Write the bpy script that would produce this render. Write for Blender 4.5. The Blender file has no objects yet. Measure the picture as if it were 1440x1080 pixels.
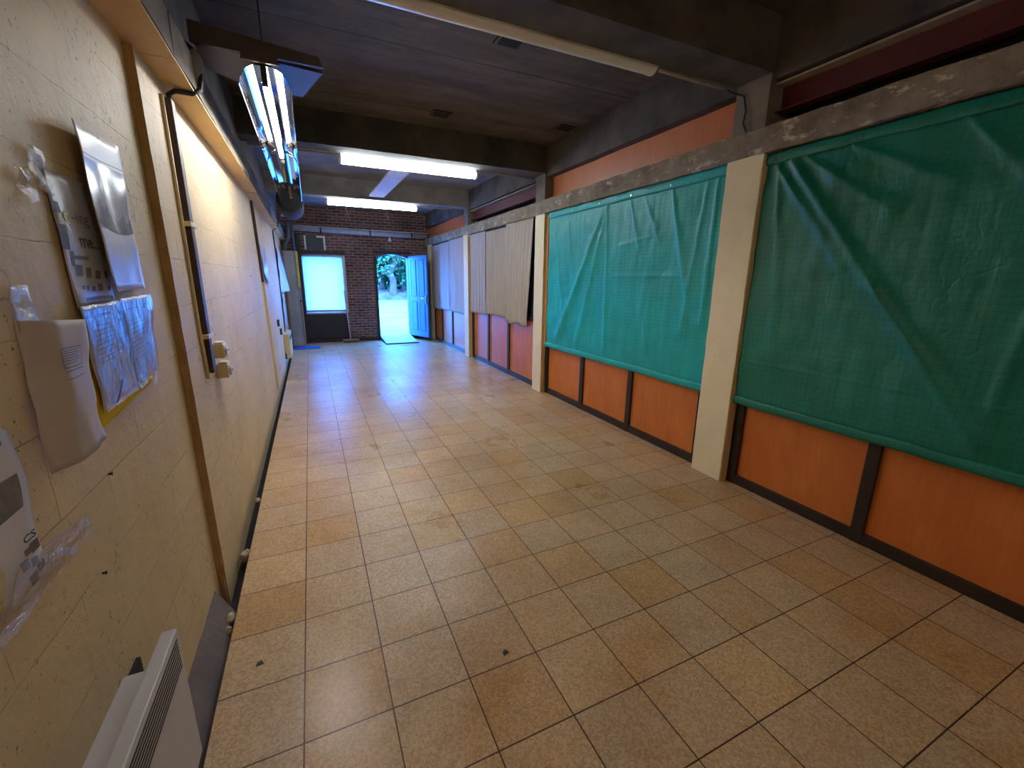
import bpy, bmesh, math, random
from mathutils import Vector, Matrix, noise
random.seed(7)
C = bpy.context.scene.collection
scn = bpy.context.scene

# ------------------------------------------------------------------ camera
cam_d = bpy.data.cameras.new('camera'); cam = bpy.data.objects.new('camera', cam_d); C.objects.link(cam)
R_ = Vector((0.9072425, -0.42047503, 0.01057335)); U_ = Vector((0.09064634, 0.22000799, 0.97127737)); F_ = Vector((0.4107241, 0.88022567, -0.23771512))
M = Matrix.Identity(4)
for i in range(3):
    M[i][0] = R_[i]; M[i][1] = U_[i]; M[i][2] = -F_[i]
M[0][3], M[1][3], M[2][3] = 0.1605, -1.3134, 1.5557
cam.matrix_world = M
cam_d.sensor_fit = 'HORIZONTAL'; cam_d.sensor_width = 36.0; cam_d.lens = 597.08 / 1440 * 36.0
cam_d.clip_start = 0.02; cam_d.clip_end = 300
scn.camera = cam

# ------------------------------------------------------------------ world, exposure
scn.view_settings.view_transform = 'Standard'; scn.view_settings.look = 'None'
scn.view_settings.gamma = 1.0; scn.view_settings.use_curve_mapping = False
scn.view_settings.exposure = 1.2
w = bpy.data.worlds.new('sky'); scn.world = w; w.use_nodes = True
nt = w.node_tree; nt.nodes.clear()
wo = nt.nodes.new('ShaderNodeOutputWorld'); bg = nt.nodes.new('ShaderNodeBackground')
tc = nt.nodes.new('ShaderNodeTexCoord'); sx = nt.nodes.new('ShaderNodeSeparateXYZ'); rp = nt.nodes.new('ShaderNodeValToRGB')
nt.links.new(tc.outputs['Generated'], sx.inputs[0]); nt.links.new(sx.outputs[2], rp.inputs[0])
rp.color_ramp.elements[0].color = (0.042, 0.29, 1.0, 1); rp.color_ramp.elements[1].color = (0.025, 0.19, 1.0, 1)
nt.links.new(rp.outputs[0], bg.inputs[0]); bg.inputs[1].default_value = 26.0
nt.links.new(bg.outputs[0], wo.inputs[0])

def portal(name, x0, x1, z0, z1, y):
    d = bpy.data.lights.new(name, 'AREA'); d.shape = 'RECTANGLE'; d.size = x1 - x0; d.size_y = z1 - z0
    d.cycles.is_portal = True
    o = bpy.data.objects.new(name, d); C.objects.link(o); o.location = ((x0+x1)/2, y, (z0+z1)/2)
    o.rotation_euler = (-math.pi/2, 0, 0)
portal('door_daylight_portal', 1.70, 2.50, 0.1, 2.1, 10.52)

WARM = (1.0, 0.87, 0.70); COOL = (0.86, 0.93, 1.0)
S_TUBE = 36.0; S_CEIL = 19.0; S_FILL = 4.0  # last strength belongs to the added fill behind the camera

# ------------------------------------------------------------------ materials
MATS = {}
def nmat(name):
    m = bpy.data.materials.new(name); m.use_nodes = True; n = m.node_tree
    for x in list(n.nodes):
        if x.type not in ('BSDF_PRINCIPLED', 'OUTPUT_MATERIAL'): n.nodes.remove(x)
    MATS[name] = m
    return m, n, n.nodes['Principled BSDF']
def N(n, t, **kw):
    x = n.nodes.new(t)
    for k, v in kw.items():
        if k in ('op',): x.operation = v
        else: setattr(x, k, v)
    return x
def lin(c):
    return tuple((v/12.92 if v <= 0.04045 else ((v+0.055)/1.055)**2.4) for v in [q/255.0 for q in c]) + (1,)
def noise_tex(n, scale=5, detail=4, rough=0.6, stretch=None):
    tc = N(n, 'ShaderNodeTexCoord'); mp = N(n, 'ShaderNodeMapping'); t = N(n, 'ShaderNodeTexNoise')
    n.links.new(tc.outputs['Object'], mp.inputs[0]); n.links.new(mp.outputs[0], t.inputs['Vector'])
    if stretch: mp.inputs['Scale'].default_value = stretch
    t.inputs['Scale'].default_value = scale; t.inputs['Detail'].default_value = detail; t.inputs['Roughness'].default_value = rough
    return t
def ramp(n, src, p0, c0, p1, c1):
    r = N(n, 'ShaderNodeValToRGB'); n.links.new(src, r.inputs[0])
    e = r.color_ramp.elements; e[0].position = p0; e[0].color = c0; e[1].position = p1; e[1].color = c1
    return r
def mixc(n, fac, a, b, mode='MIX'):
    m = N(n, 'ShaderNodeMix', data_type='RGBA', blend_type=mode)
    for s, v in ((m.inputs[0], fac), (m.inputs[6], a), (m.inputs[7], b)):
        if hasattr(v, 'default_value') and hasattr(v, 'is_linked') or hasattr(v, 'links'): n.links.new(v, s)
        else: s.default_value = v
    return m.outputs[2]
def bump(n, bsdf, h, strength=0.3, dist=0.01, chain=None):
    b = N(n, 'ShaderNodeBump'); b.inputs['Strength'].default_value = strength; b.inputs['Distance'].default_value = dist
    n.links.new(h, b.inputs['Height'])
    if chain: n.links.new(chain.outputs[0], b.inputs['Normal'])
    n.links.new(b.outputs[0], bsdf.inputs['Normal']); return b
def pm(name, c1, c2=None, scale=6, rough=0.6, metal=0.0, bs=0.15, bd=0.004, stretch=None, lo=0.35, hi=0.65, spec=0.5, bscale=None):
    m, n, b = nmat(name)
    b.inputs['Roughness'].default_value = rough; b.inputs['Metallic'].default_value = metal
    b.inputs['Specular IOR Level'].default_value = spec
    t = noise_tex(n, scale, 5, 0.6, stretch)
    r = ramp(n, t.outputs[0], lo, lin(c1), hi, lin(c2 or c1)); n.links.new(r.outputs[0], b.inputs['Base Color'])
    if bs:
        t2 = noise_tex(n, bscale or scale*4, 4, 0.6, stretch); bump(n, b, t2.outputs[0], bs, bd)
    return m

def emat(name, col, s):
    m, n, b = nmat(name)
    b.inputs['Base Color'].default_value = (0.8, 0.8, 0.8, 1)
    b.inputs['Emission Color'].default_value = (*col, 1); b.inputs['Emission Strength'].default_value = s
    return m

# floor tiles, 30 cm terrazzo
def floor_mat():
    m, n, b = nmat('terrazzo_tiles'); L = n.links.new
    tc = N(n, 'ShaderNodeTexCoord'); sc = N(n, 'ShaderNodeVectorMath', op='SCALE'); sc.inputs['Scale'].default_value = 1/0.3
    L(tc.outputs['Object'], sc.inputs[0])
    fl = N(n, 'ShaderNodeVectorMath', op='FLOOR'); L(sc.outputs[0], fl.inputs[0])
    wn = N(n, 'ShaderNodeTexWhiteNoise', noise_dimensions='2D'); L(fl.outputs[0], wn.inputs['Vector'])
    r = N(n, 'ShaderNodeValToRGB'); L(wn.outputs['Value'], r.inputs[0])
    e = r.color_ramp.elements
    e[0].position = 0.0; e[0].color = lin((206, 172, 134)); e[1].position = 1.0; e[1].color = lin((218, 188, 156))
    for p, c in ((0.2, (216, 184, 146)), (0.45, (208, 180, 150)), (0.7, (222, 188, 146)), (0.9, (208, 168, 118))):
        k = e.new(p); k.color = lin(c)
    # aggregate specks
    v = N(n, 'ShaderNodeTexVoronoi'); v.inputs['Scale'].default_value = 130; L(tc.outputs['Object'], v.inputs['Vector'])
    vs = N(n, 'ShaderNodeSeparateColor'); L(v.outputs['Color'], vs.inputs[0])
    sp = ramp(n, vs.outputs[0], 0.0, (0.72, 0.68, 0.62, 1), 1.0, (1.22, 1.22, 1.2, 1))
    c = mixc(n, 0.8, r.outputs[0], sp.outputs[0], 'MULTIPLY')
    # stains
    t = noise_tex(n, 0.8, 6, 0.62); st = ramp(n, t.outputs[0], 0.40, (0.80, 0.76, 0.70, 1), 0.60, (1.04, 1.03, 1.0, 1))
    c = mixc(n, 0.75, c, st.outputs[0], 'MULTIPLY')
    t = noise_tex(n, 2.3, 3, 0.5); st = ramp(n, t.outputs[0], 0.52, (1, 1, 1, 1), 0.78, (0.92, 0.72, 0.40, 1))
    c = mixc(n, 0.7, c, st.outputs[0], 'MULTIPLY')
    t = noise_tex(n, 7, 8, 0.7); st = ramp(n, t.outputs[0], 0.3, (0.86, 0.84, 0.82, 1), 0.55, (1, 1, 1, 1))
    c = mixc(n, 0.6, c, st.outputs[0], 'MULTIPLY')
    # grout
    fr = N(n, 'ShaderNodeVectorMath', op='FRACTION'); L(sc.outputs[0], fr.inputs[0])
    s = N(n, 'ShaderNodeSeparateXYZ'); L(fr.outputs[0], s.inputs[0])
    outs = []
    for k in (0, 1):
        a = N(n, 'ShaderNodeMath', op='SUBTRACT'); L(s.outputs[k], a.inputs[0]); a.inputs[1].default_value = 0.5
        ab = N(n, 'ShaderNodeMath', op='ABSOLUTE'); L(a.outputs[0], ab.inputs[0]); outs.append(ab.outputs[0])
    mx = N(n, 'ShaderNodeMath', op='MAXIMUM'); L(outs[0], mx.inputs[0]); L(outs[1], mx.inputs[1])
    g = N(n, 'ShaderNodeMapRange'); L(mx.outputs[0], g.inputs[0])
    g.inputs[1].default_value = 0.489; g.inputs[2].default_value = 0.4945
    c = mixc(n, g.outputs[0], c, lin((70, 50, 34)))
    L(c, b.inputs['Base Color'])
    t = noise_tex(n, 1.4, 5, 0.6); rr = ramp(n, t.outputs[0], 0.36, (0.27, 0.27, 0.27, 1), 0.64, (0.36, 0.36, 0.36, 1))
    L(rr.outputs[0], b.inputs['Roughness']); b.inputs['Specular IOR Level'].default_value = 0.28
    inv = N(n, 'ShaderNodeMath', op='SUBTRACT'); inv.inputs[0].default_value = 1; L(g.outputs[0], inv.inputs[1])
    b1 = bump(n, b, inv.outputs[0], 0.5, 0.002)
    t = noise_tex(n, 3.0, 2, 0.5); bump(n, b, t.outputs[0], 0.06, 0.02, b1)
    return m
floor_mat()

def block_mat():
    m, n, b = nmat('cream_painted_block'); L = n.links.new
    tc = N(n, 'ShaderNodeTexCoord'); s = N(n, 'ShaderNodeSeparateXYZ'); L(tc.outputs['Object'], s.inputs[0])
    cb = N(n, 'ShaderNodeCombineXYZ'); L(s.outputs[1], cb.inputs[0]); L(s.outputs[2], cb.inputs[1])
    mp = N(n, 'ShaderNodeMapping'); mp.inputs['Location'].default_value = (0.13, -0.035, 0); L(cb.outputs[0], mp.inputs[0])
    # slight wobble of the joints
    t0 = noise_tex(n, 6, 2); wv = N(n, 'ShaderNodeVectorMath', op='SCALE'); wv.inputs['Scale'].default_value = 0.012; L(t0.outputs[1], wv.inputs[0])
    ad = N(n, 'ShaderNodeVectorMath', op='ADD'); L(mp.outputs[0], ad.inputs[0]); L(wv.outputs[0], ad.inputs[1])
    br = N(n, 'ShaderNodeTexBrick'); L(ad.outputs[0], br.inputs['Vector'])
    br.inputs['Scale'].default_value = 1; br.inputs['Brick Width'].default_value = 0.5; br.inputs['Row Height'].default_value = 0.2
    br.inputs['Mortar Size'].default_value = 0.0022; br.inputs['Mortar Smooth'].default_value = 0.6
    br.inputs['Color1'].default_value = lin((230, 206, 164)); br.inputs['Color2'].default_value = lin((224, 199, 156)); br.inputs['Mortar'].default_value = lin((160, 132, 96))
    tj = noise_tex(n, 3.1, 4); jm = ramp(n, tj.outputs[0], 0.43, (0, 0, 0, 1), 0.60, (0.9, 0.9, 0.9, 1))
    c = mixc(n, jm.outputs[0], lin((227, 203, 160)), br.outputs[0])
    t = noise_tex(n, 1.6, 7, 0.65); st = ramp(n, t.outputs[0], 0.3, (0.84, 0.81, 0.75, 1), 0.6, (1.03, 1.02, 1, 1))
    c = mixc(n, 0.8, c, st.outputs[0], 'MULTIPLY')
    # small chips
    t = noise_tex(n, 60, 5, 0.7); ch = ramp(n, t.outputs[0], 0.615, (0, 0, 0, 1), 0.65, (1, 1, 1, 1))
    t2 = noise_tex(n, 2.4, 2); cm = ramp(n, t2.outputs[0], 0.38, (0, 0, 0, 1), 0.62, (1, 1, 1, 1))
    mm = N(n, 'ShaderNodeMath', op='MULTIPLY'); L(ch.outputs[0], mm.inputs[0]); L(cm.outputs[0], mm.inputs[1])
    c = mixc(n, mm.outputs[0], c, lin((128, 98, 62)))
    # hairline cracks
    t = noise_tex(n, 1.7, 5, 0.6, (1, 1.0, 0.7)); cs = N(n, 'ShaderNodeMath', op='SUBTRACT'); L(t.outputs[0], cs.inputs[0]); cs.inputs[1].default_value = 0.53
    ca = N(n, 'ShaderNodeMath', op='ABSOLUTE'); L(cs.outputs[0], ca.inputs[0]); cr = ramp(n, ca.outputs[0], 0.0012, (1, 1, 1, 1), 0.0035, (0, 0, 0, 1))
    t2 = noise_tex(n, 1.1, 2); cm2 = ramp(n, t2.outputs[0], 0.48, (0, 0, 0, 1), 0.56, (1, 1, 1, 1))
    cf = N(n, 'ShaderNodeMath', op='MULTIPLY'); L(cr.outputs[0], cf.inputs[0]); L(cm2.outputs[0], cf.inputs[1])
    cg = N(n, 'ShaderNodeMath', op='MULTIPLY'); L(cf.outputs[0], cg.inputs[0]); cg.inputs[1].default_value = 0.6
    c = mixc(n, cg.outputs[0], c, lin((140, 106, 66)))
    # drips
    t = noise_tex(n, 9, 3, 0.6, (1, 2.2, 0.25)); dr = ramp(n, t.outputs[0], 0.62, (1, 1, 1, 1), 0.72, (0.84, 0.78, 0.68, 1))
    c = mixc(n, 0.55, c, dr.outputs[0], 'MULTIPLY')
    L(c, b.inputs['Base Color']); b.inputs['Roughness'].default_value = 0.55; b.inputs['Specular IOR Level'].default_value = 0.35
    inv = N(n, 'ShaderNodeMath', op='MULTIPLY'); L(br.outputs['Fac'], inv.inputs[0]); inv.inputs[1].default_value = -1
    b1 = bump(n, b, inv.outputs[0], 0.35, 0.003)
    t = noise_tex(n, 26, 7, 0.7); b2 = bump(n, b, t.outputs[0], 0.5, 0.006, b1)
    t = noise_tex(n, 4, 3, 0.5); bump(n, b, t.outputs[0], 0.4, 0.02, b2)
    return m
block_mat()

def brick_mat():
    m, n, b = nmat('old_brick'); L = n.links.new
    tc = N(n, 'ShaderNodeTexCoord'); s = N(n, 'ShaderNodeSeparateXYZ'); L(tc.outputs['Object'], s.inputs[0])
    a = N(n, 'ShaderNodeMath', op='ADD'); L(s.outputs[0], a.inputs[0]); L(s.outputs[1], a.inputs[1])
    cb = N(n, 'ShaderNodeCombineXYZ'); L(a.outputs[0], cb.inputs[0]); L(s.outputs[2], cb.inputs[1])
    t0 = noise_tex(n, 5, 2); wv = N(n, 'ShaderNodeVectorMath', op='SCALE'); wv.inputs['Scale'].default_value = 0.02; L(t0.outputs[1], wv.inputs[0])
    ad = N(n, 'ShaderNodeVectorMath', op='ADD'); L(cb.outputs[0], ad.inputs[0]); L(wv.outputs[0], ad.inputs[1])
    br = N(n, 'ShaderNodeTexBrick'); L(ad.outputs[0], br.inputs['Vector'])
    br.inputs['Scale'].default_value = 1; br.inputs['Brick Width'].default_value = 0.2; br.inputs['Row Height'].default_value = 0.068
    br.inputs['Mortar Size'].default_value = 0.009; br.inputs['Bias'].default_value = -0.1
    br.inputs['Color1'].default_value = lin((118, 80, 70)); br.inputs['Color2'].default_value = lin((70, 50, 50)); br.inputs['Mortar'].default_value = lin((146, 130, 120))
    t = noise_tex(n, 2.0, 6, 0.65); st = ramp(n, t.outputs[0], 0.35, (0.6, 0.55, 0.55, 1), 0.65, (1.25, 1.2, 1.2, 1))
    c = mixc(n, 0.8, br.outputs[0], st.outputs[0], 'MULTIPLY')
    t = noise_tex(n, 14, 6, 0.7); wp = ramp(n, t.outputs[0], 0.68, (0, 0, 0, 1), 0.75, (1, 1, 1, 1))
    c = mixc(n, wp.outputs[0], c, lin((178, 160, 146)))
    L(c, b.inputs['Base Color']); b.inputs['Roughness'].default_value = 0.85
    inv = N(n, 'ShaderNodeMath', op='MULTIPLY'); L(br.outputs['Fac'], inv.inputs[0]); inv.inputs[1].default_value = -1
    b1 = bump(n, b, inv.outputs[0], 0.8, 0.012); t = noise_tex(n, 40, 5, 0.7); bump(n, b, t.outputs[0], 0.4, 0.005, b1)
brick_mat()

def tarp_mat(name, c1, c2, trans=0.0):
    m, n, b = nmat(name); L = n.links.new
    tc = N(n, 'ShaderNodeTexCoord'); s = N(n, 'ShaderNodeSeparateXYZ'); L(tc.outputs['Object'], s.inputs[0])
    fs = []
    for k, f in ((1, 400), (2, 400)):
        q = N(n, 'ShaderNodeMath', op='MULTIPLY'); L(s.outputs[k], q.inputs[0]); q.inputs[1].default_value = f
        si = N(n, 'ShaderNodeMath', op='SINE'); L(q.outputs[0], si.inputs[0]); fs.append(si.outputs[0])
    # reinforcing threads every 4 cm
    ths = []
    for k in (1, 2):
        q = N(n, 'ShaderNodeMath', op='MULTIPLY'); L(s.outputs[k], q.inputs[0]); q.inputs[1].default_value = 1/0.035
        fr = N(n, 'ShaderNodeMath', op='FRACT'); L(q.outputs[0], fr.inputs[0])
        lt = N(n, 'ShaderNodeMath', op='LESS_THAN'); L(fr.outputs[0], lt.inputs[0]); lt.inputs[1].default_value = 0.10; ths.append(lt.outputs[0])
    th = N(n, 'ShaderNodeMath', op='MAXIMUM'); L(ths[0], th.inputs[0]); L(ths[1], th.inputs[1])
    t = noise_tex(n, 3, 5, 0.6); r = ramp(n, t.outputs[0], 0.35, lin(c1), 0.65, lin(c2))
    hf = N(n, 'ShaderNodeMath', op='MULTIPLY'); L(th.outputs[0], hf.inputs[0]); hf.inputs[1].default_value = 0.4
    c = mixc(n, hf.outputs[0], r.outputs[0], tuple(v*0.35 for v in lin(c1)[:3]) + (1,))
    L(c, b.inputs['Base Color']); b.inputs['Roughness'].default_value = 0.44; b.inputs['Specular IOR Level'].default_value = 0.5
    w1 = N(n, 'ShaderNodeMath', op='MULTIPLY'); L(fs[0], w1.inputs[0]); L(fs[1], w1.inputs[1])
    b1 = bump(n, b, w1.outputs[0], 0.15, 0.001)
    t = noise_tex(n, 5, 7, 0.65, (1, 1.6, 0.7)); b2 = bump(n, b, t.outputs[0], 0.4, 0.008, b1)
    v = N(n, 'ShaderNodeTexVoronoi', feature='DISTANCE_TO_EDGE'); v.inputs['Scale'].default_value = 2.2
    mp = N(n, 'ShaderNodeMapping'); mp.inputs['Scale'].default_value = (1, 2.6, 0.5); L(tc.outputs['Object'], mp.inputs[0])
    nz = noise_tex(n, 3, 3); ad = N(n, 'ShaderNodeVectorMath', op='ADD'); L(mp.outputs[0], ad.inputs[0]); L(nz.outputs[1], ad.inputs[1]); L(ad.outputs[0], v.inputs['Vector'])
    vr = ramp(n, v.outputs['Distance'], 0.0, (0, 0, 0, 1), 0.10, (1, 1, 1, 1))
    t = noise_tex(n, 5, 6, 0.6, (1, 6, 0.5)); b3 = bump(n, b, t.outputs[0], 0.35, 0.006, b2)
    bump(n, b, vr.outputs[0], 0.2, 0.004, b3)
    return m
tarp_mat('teal_tarpaulin', (0, 168, 170), (8, 186, 186))
tarp_mat('bottle_green_tarpaulin', (10, 118, 102), (16, 132, 114))

pm('dark_boards', (62, 52, 46), (84, 72, 64), 3, 0.8, bs=0.3, stretch=(0.3, 3, 1))
def boards_mat():
    m, n, b = nmat('sooty_ceiling_boards'); L = n.links.new
    t = noise_tex(n, 2.5, 7, 0.65, (0.5, 2.0, 1)); r = ramp(n, t.outputs[0], 0.32, lin((70, 60, 55)), 0.68, lin((112, 98, 90)))
    tc = N(n, 'ShaderNodeTexCoord'); s = N(n, 'ShaderNodeSeparateXYZ'); L(tc.outputs['Object'], s.inputs[0])
    q = N(n, 'ShaderNodeMath', op='MULTIPLY'); L(s.outputs[1], q.inputs[0]); q.inputs[1].default_value = 1/1.13
    fr = N(n, 'ShaderNodeMath', op='FRACT'); L(q.outputs[0], fr.inputs[0])
    lt = N(n, 'ShaderNodeMath', op='LESS_THAN'); L(fr.outputs[0], lt.inputs[0]); lt.inputs[1].default_value = 0.012
    c = mixc(n, lt.outputs[0], r.outputs[0], lin((34, 28, 25)))
    t = noise_tex(n, 1.1, 6, 0.7); bl = ramp(n, t.outputs[0], 0.35, (0.6, 0.58, 0.56, 1), 0.65, (1.2, 1.15, 1.12, 1)); c = mixc(n, 0.8, c, bl.outputs[0], 'MULTIPLY')
    t = noise_tex(n, 30, 4, 0.7); sp = ramp(n, t.outputs[0], 0.72, (0, 0, 0, 1), 0.76, (1, 1, 1, 1))
    c = mixc(n, sp.outputs[0], c, lin((140, 128, 116)))
    L(c, b.inputs['Base Color']); b.inputs['Roughness'].default_value = 0.8
    iv = N(n, 'ShaderNodeMath', op='MULTIPLY'); L(lt.outputs[0], iv.inputs[0]); iv.inputs[1].default_value = -1
    b1 = bump(n, b, iv.outputs[0], 0.8, 0.01); t = noise_tex(n, 18, 6, 0.7, (0.4, 2, 1)); bump(n, b, t.outputs[0], 0.4, 0.01, b1)
boards_mat()
pm('lamplit_grey', (112, 106, 104), (148, 140, 136), 2.2, 0.85, bs=0.3, bd=0.01)  # paler ceiling grey, the lamplight of the far bays is in the colour
pm('sooty_concrete', (66, 60, 56), (100, 92, 86), 3, 0.85, bs=0.45, bd=0.01)
pm('grey_concrete', (104, 97, 88), (142, 133, 120), 3.5, 0.85, bs=0.5, bd=0.01, lo=0.3, hi=0.7)
def header_mat():
    m, n, b = nmat('weathered_concrete'); L = n.links.new
    t = noise_tex(n, 3.5, 8, 0.7); r = ramp(n, t.outputs[0], 0.34, lin((120, 106, 88)), 0.66, lin((176, 162, 140)))
    t = noise_tex(n, 9, 8, 0.75, (1, 0.6, 1.4)); wp = ramp(n, t.outputs[0], 0.55, (0, 0, 0, 1), 0.62, (1, 1, 1, 1))
    c = mixc(n, wp.outputs[0], r.outputs[0], lin((214, 202, 182)))
    t = noise_tex(n, 5, 6, 0.75); wp = ramp(n, t.outputs[0], 0.66, (0, 0, 0, 1), 0.72, (1, 1, 1, 1))
    c = mixc(n, wp.outputs[0], c, lin((58, 48, 40)))
    L(c, b.inputs['Base Color']); b.inputs['Roughness'].default_value = 0.85
    t = noise_tex(n, 16, 8, 0.75); bump(n, b, t.outputs[0], 0.7, 0.015)
header_mat()
pm('pillar_cream', (246, 230, 190), (250, 236, 200), 5, 0.6, bs=0.3, bd=0.006)
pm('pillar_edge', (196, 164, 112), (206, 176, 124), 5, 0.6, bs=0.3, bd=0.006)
pm('joint_ochre', (170, 134, 82), (188, 152, 98), 12, 0.8, bs=0.6, bd=0.01)
pm('ledge_ochre', (216, 180, 112), (224, 190, 124), 4, 0.6, bs=0.3, bd=0.008)
pm('fillet_grey', (118, 108, 112), (138, 124, 122), 6, 0.9, bs=0.5, bd=0.01)
pm('pit_dark', (26, 22, 24), (40, 34, 34), 9, 0.95, bs=0.4, bd=0.01)
def wood_mat(name, a, b_, c_):
    m, n, b = nmat(name); L = n.links.new
    t = noise_tex(n, 3.5, 6, 0.65, (1, 1.6, 0.7)); r = ramp(n, t.outputs[0], 0.3, lin(a), 0.7, lin(b_))
    t = noise_tex(n, 7.0, 7, 0.7, (1, 7, 0.5)); g = ramp(n, t.outputs[0], 0.35, lin(c_), 0.6, (1, 1, 1, 1))
    c = mixc(n, 0.13, r.outputs[0], g.outputs[0], 'MULTIPLY'); L(c, b.inputs['Base Color'])
    b.inputs['Roughness'].default_value = 0.42; bump(n, b, t.outputs[0], 0.08, 0.002)
wood_mat('orange_laminate', (206, 112, 46), (224, 132, 62), (160, 90, 50))
wood_mat('orange_panel', (204, 116, 68), (216, 130, 80), (160, 100, 70))
wood_mat('pine_post', (200, 134, 70), (216, 150, 84), (170, 110, 60))
wood_mat('old_board', (78, 66, 56), (98, 84, 72), (120, 100, 90))
pm('dark_brown_frame', (44, 32, 28), (56, 42, 36), 8, 0.45, bs=0.05)
pm('red_oxide_steel', (84, 26, 30), (100, 36, 38), 5, 0.6, bs=0.2)
pm('dusty_edge', (150, 136, 124), (170, 156, 142), 9, 0.8)
pm('void_black', (18, 15, 14), (24, 20, 18), 4, 0.95, bs=0)
pm('dark_glass', (34, 46, 50), (42, 54, 58), 4, 0.5, bs=0)
def curtain_mat(name, a, b_):
    m, n, b = nmat(name); L = n.links.new
    t = noise_tex(n, 4, 5, 0.6, (1, 5, 0.4)); r = ramp(n, t.outputs[0], 0.3, lin(a), 0.7, lin(b_)); L(r.outputs[0], b.inputs['Base Color'])
    b.inputs['Roughness'].default_value = 0.8; t = noise_tex(n, 9, 5, 0.6, (1, 4, 0.6)); bump(n, b, t.outputs[0], 0.3, 0.006)
curtain_mat('lavender_curtain', (176, 166, 166), (194, 184, 182))
curtain_mat('beige_curtain', (176, 164, 152), (196, 184, 172))
pm('white_plastic', (222, 218, 206), (228, 224, 214), 8, 0.4, bs=0.02)
pm('white_enamel', (206, 204, 208), (212, 210, 213), 8, 0.35, bs=0.02)
pm('black_slot', (24, 22, 24), (30, 28, 30), 8, 0.6, bs=0)
pm('diffuser_off', (220, 216, 218), (232, 228, 230), 6, 0.25, bs=0.05)
pm('brown_duct', (62, 40, 34), (78, 52, 44), 10, 0.5, bs=0.1)
pm('cream_plastic', (224, 206, 162), (230, 214, 172), 8, 0.45, bs=0.05)
pm('black_rubber', (34, 28, 26), (44, 36, 32), 10, 0.6, bs=0.05)
pm('mirror_aluminium', (206, 212, 220), (214, 220, 228), 20, 0.05, metal=1.0, bs=0.0)
pm('dark_metal', (40, 38, 40), (54, 50, 50), 6, 0.85, bs=0.1)
pm('grey_pipe', (150, 150, 156), (170, 170, 176), 6, 0.45, bs=0.05)
pm('dark_pipe', (78, 78, 86), (98, 98, 106), 6, 0.5, bs=0.1)
pm('boiler_grey', (128, 132, 140), (156, 156, 160), 2, 0.45, bs=0.1)
pm('boiler_edge', (156, 136, 112), (170, 150, 124), 4, 0.6, bs=0.1)
pm('yellow_stripe', (190, 178, 70), (200, 188, 80), 6, 0.5, bs=0)
pm('white_wood', (176, 160, 160), (190, 174, 174), 5, 0.6, bs=0.1)
pm('blue_door_paint', (52, 104, 186), (62, 116, 198), 3, 0.4, bs=0.08)
pm('door_groove', (16, 30, 70), (20, 36, 80), 3, 0.5, bs=0)
pm('nickel', (190, 190, 196), (206, 206, 210), 10, 0.25, metal=0.9, bs=0)
pm('blue_mat_fabric', (34, 92, 190), (42, 104, 206), 30, 0.9, bs=0.4)
pm('plywood', (176, 184, 186), (196, 202, 202), 4, 0.5, bs=0.05)
pm('dark_edge', (30, 30, 38), (40, 40, 46), 4, 0.6, bs=0)
pm('ground_concrete', (150, 150, 148), (168, 168, 164), 0.8, 0.9, bs=0.1)
pm('tree_bark', (84, 52, 42), (124, 74, 56), 4, 0.9, bs=0.6, bd=0.03, stretch=(2, 2, 0.4))
pm('bank_stone', (86, 56, 44), (132, 84, 66), 1.6, 0.9, bs=0.8, bd=0.1)
pm('steel_dark_trim', (30, 26, 28), (42, 36, 36), 6, 0.6, bs=0.1)
pm('panel_near_black', (22, 20, 30), (30, 27, 38), 4, 0.45, bs=0.05)
pm('rubble', (206, 184, 150), (150, 130, 110), 12, 0.9, bs=0.5)
pm('shoe_wood', (150, 120, 90), (170, 140, 106), 12, 0.7, bs=0.1)
pm('bristle', (60, 56, 60), (90, 84, 86), 40, 0.9, bs=0.3)
emat('tube_lit', (1.0, 0.95, 0.88), S_TUBE)
emat('diffuser_lit', (0.84, 0.95, 1.0), S_CEIL)
emat('fill_diffuser_warm', (1.0, 0.80, 0.62), S_FILL)  # glow of the added fill behind the camera
pm('paper_white', (214, 210, 214), (224, 220, 224), 3, 0.45, bs=0.1)
pm('paper_gloss', (196, 194, 202), (210, 206, 212), 3, 0.34, bs=0.12, bscale=5, bd=0.01)
pm('paper_warm', (198, 184, 180), (210, 196, 190), 3, 0.6, bs=0.1)
pm('card_tan', (168, 128, 92), (176, 136, 98), 5, 0.7, bs=0.1)
pm('ink_grey', (110, 102, 108), (126, 118, 124), 12, 0.5, bs=0)
pm('ink_dark', (52, 46, 56), (70, 62, 68), 12, 0.5, bs=0)
pm('ink_photo', (70, 74, 84), (128, 120, 104), 14, 0.4, bs=0)
pm('ink_photo_brown', (70, 56, 52), (130, 104, 88), 18, 0.4, bs=0)
pm('ink_yellow', (196, 176, 40), (206, 188, 50), 12, 0.5, bs=0)
pm('yellow_folder', (236, 190, 4), (246, 208, 8), 6, 0.85, bs=0.0, spec=0.15)
pm('sky_print', (176, 172, 188), (198, 194, 208), 5, 0.2, bs=0.05)
pm('mountain_print', (104, 100, 112), (158, 154, 168), 7, 0.2, bs=0.05)
def clear_mat(name, tint, rough=0.12, fac=0.18):
    m = bpy.data.materials.new(name); m.use_nodes = True; n = m.node_tree; n.nodes.clear(); MATS[name] = m
    o = N(n, 'ShaderNodeOutputMaterial'); mx = N(n, 'ShaderNodeMixShader'); tr = N(n, 'ShaderNodeBsdfTransparent'); gl = N(n, 'ShaderNodeBsdfGlossy')
    tr.inputs[0].default_value = tint; gl.inputs['Roughness'].default_value = rough; mx.inputs[0].default_value = fac
    n.links.new(tr.outputs[0], mx.inputs[1]); n.links.new(gl.outputs[0], mx.inputs[2]); n.links.new(mx.outputs[0], o.inputs[0]); return m, n, gl
clear_mat('window_glass', (0.95, 0.98, 1, 1), 0.02, 0.08)
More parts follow.
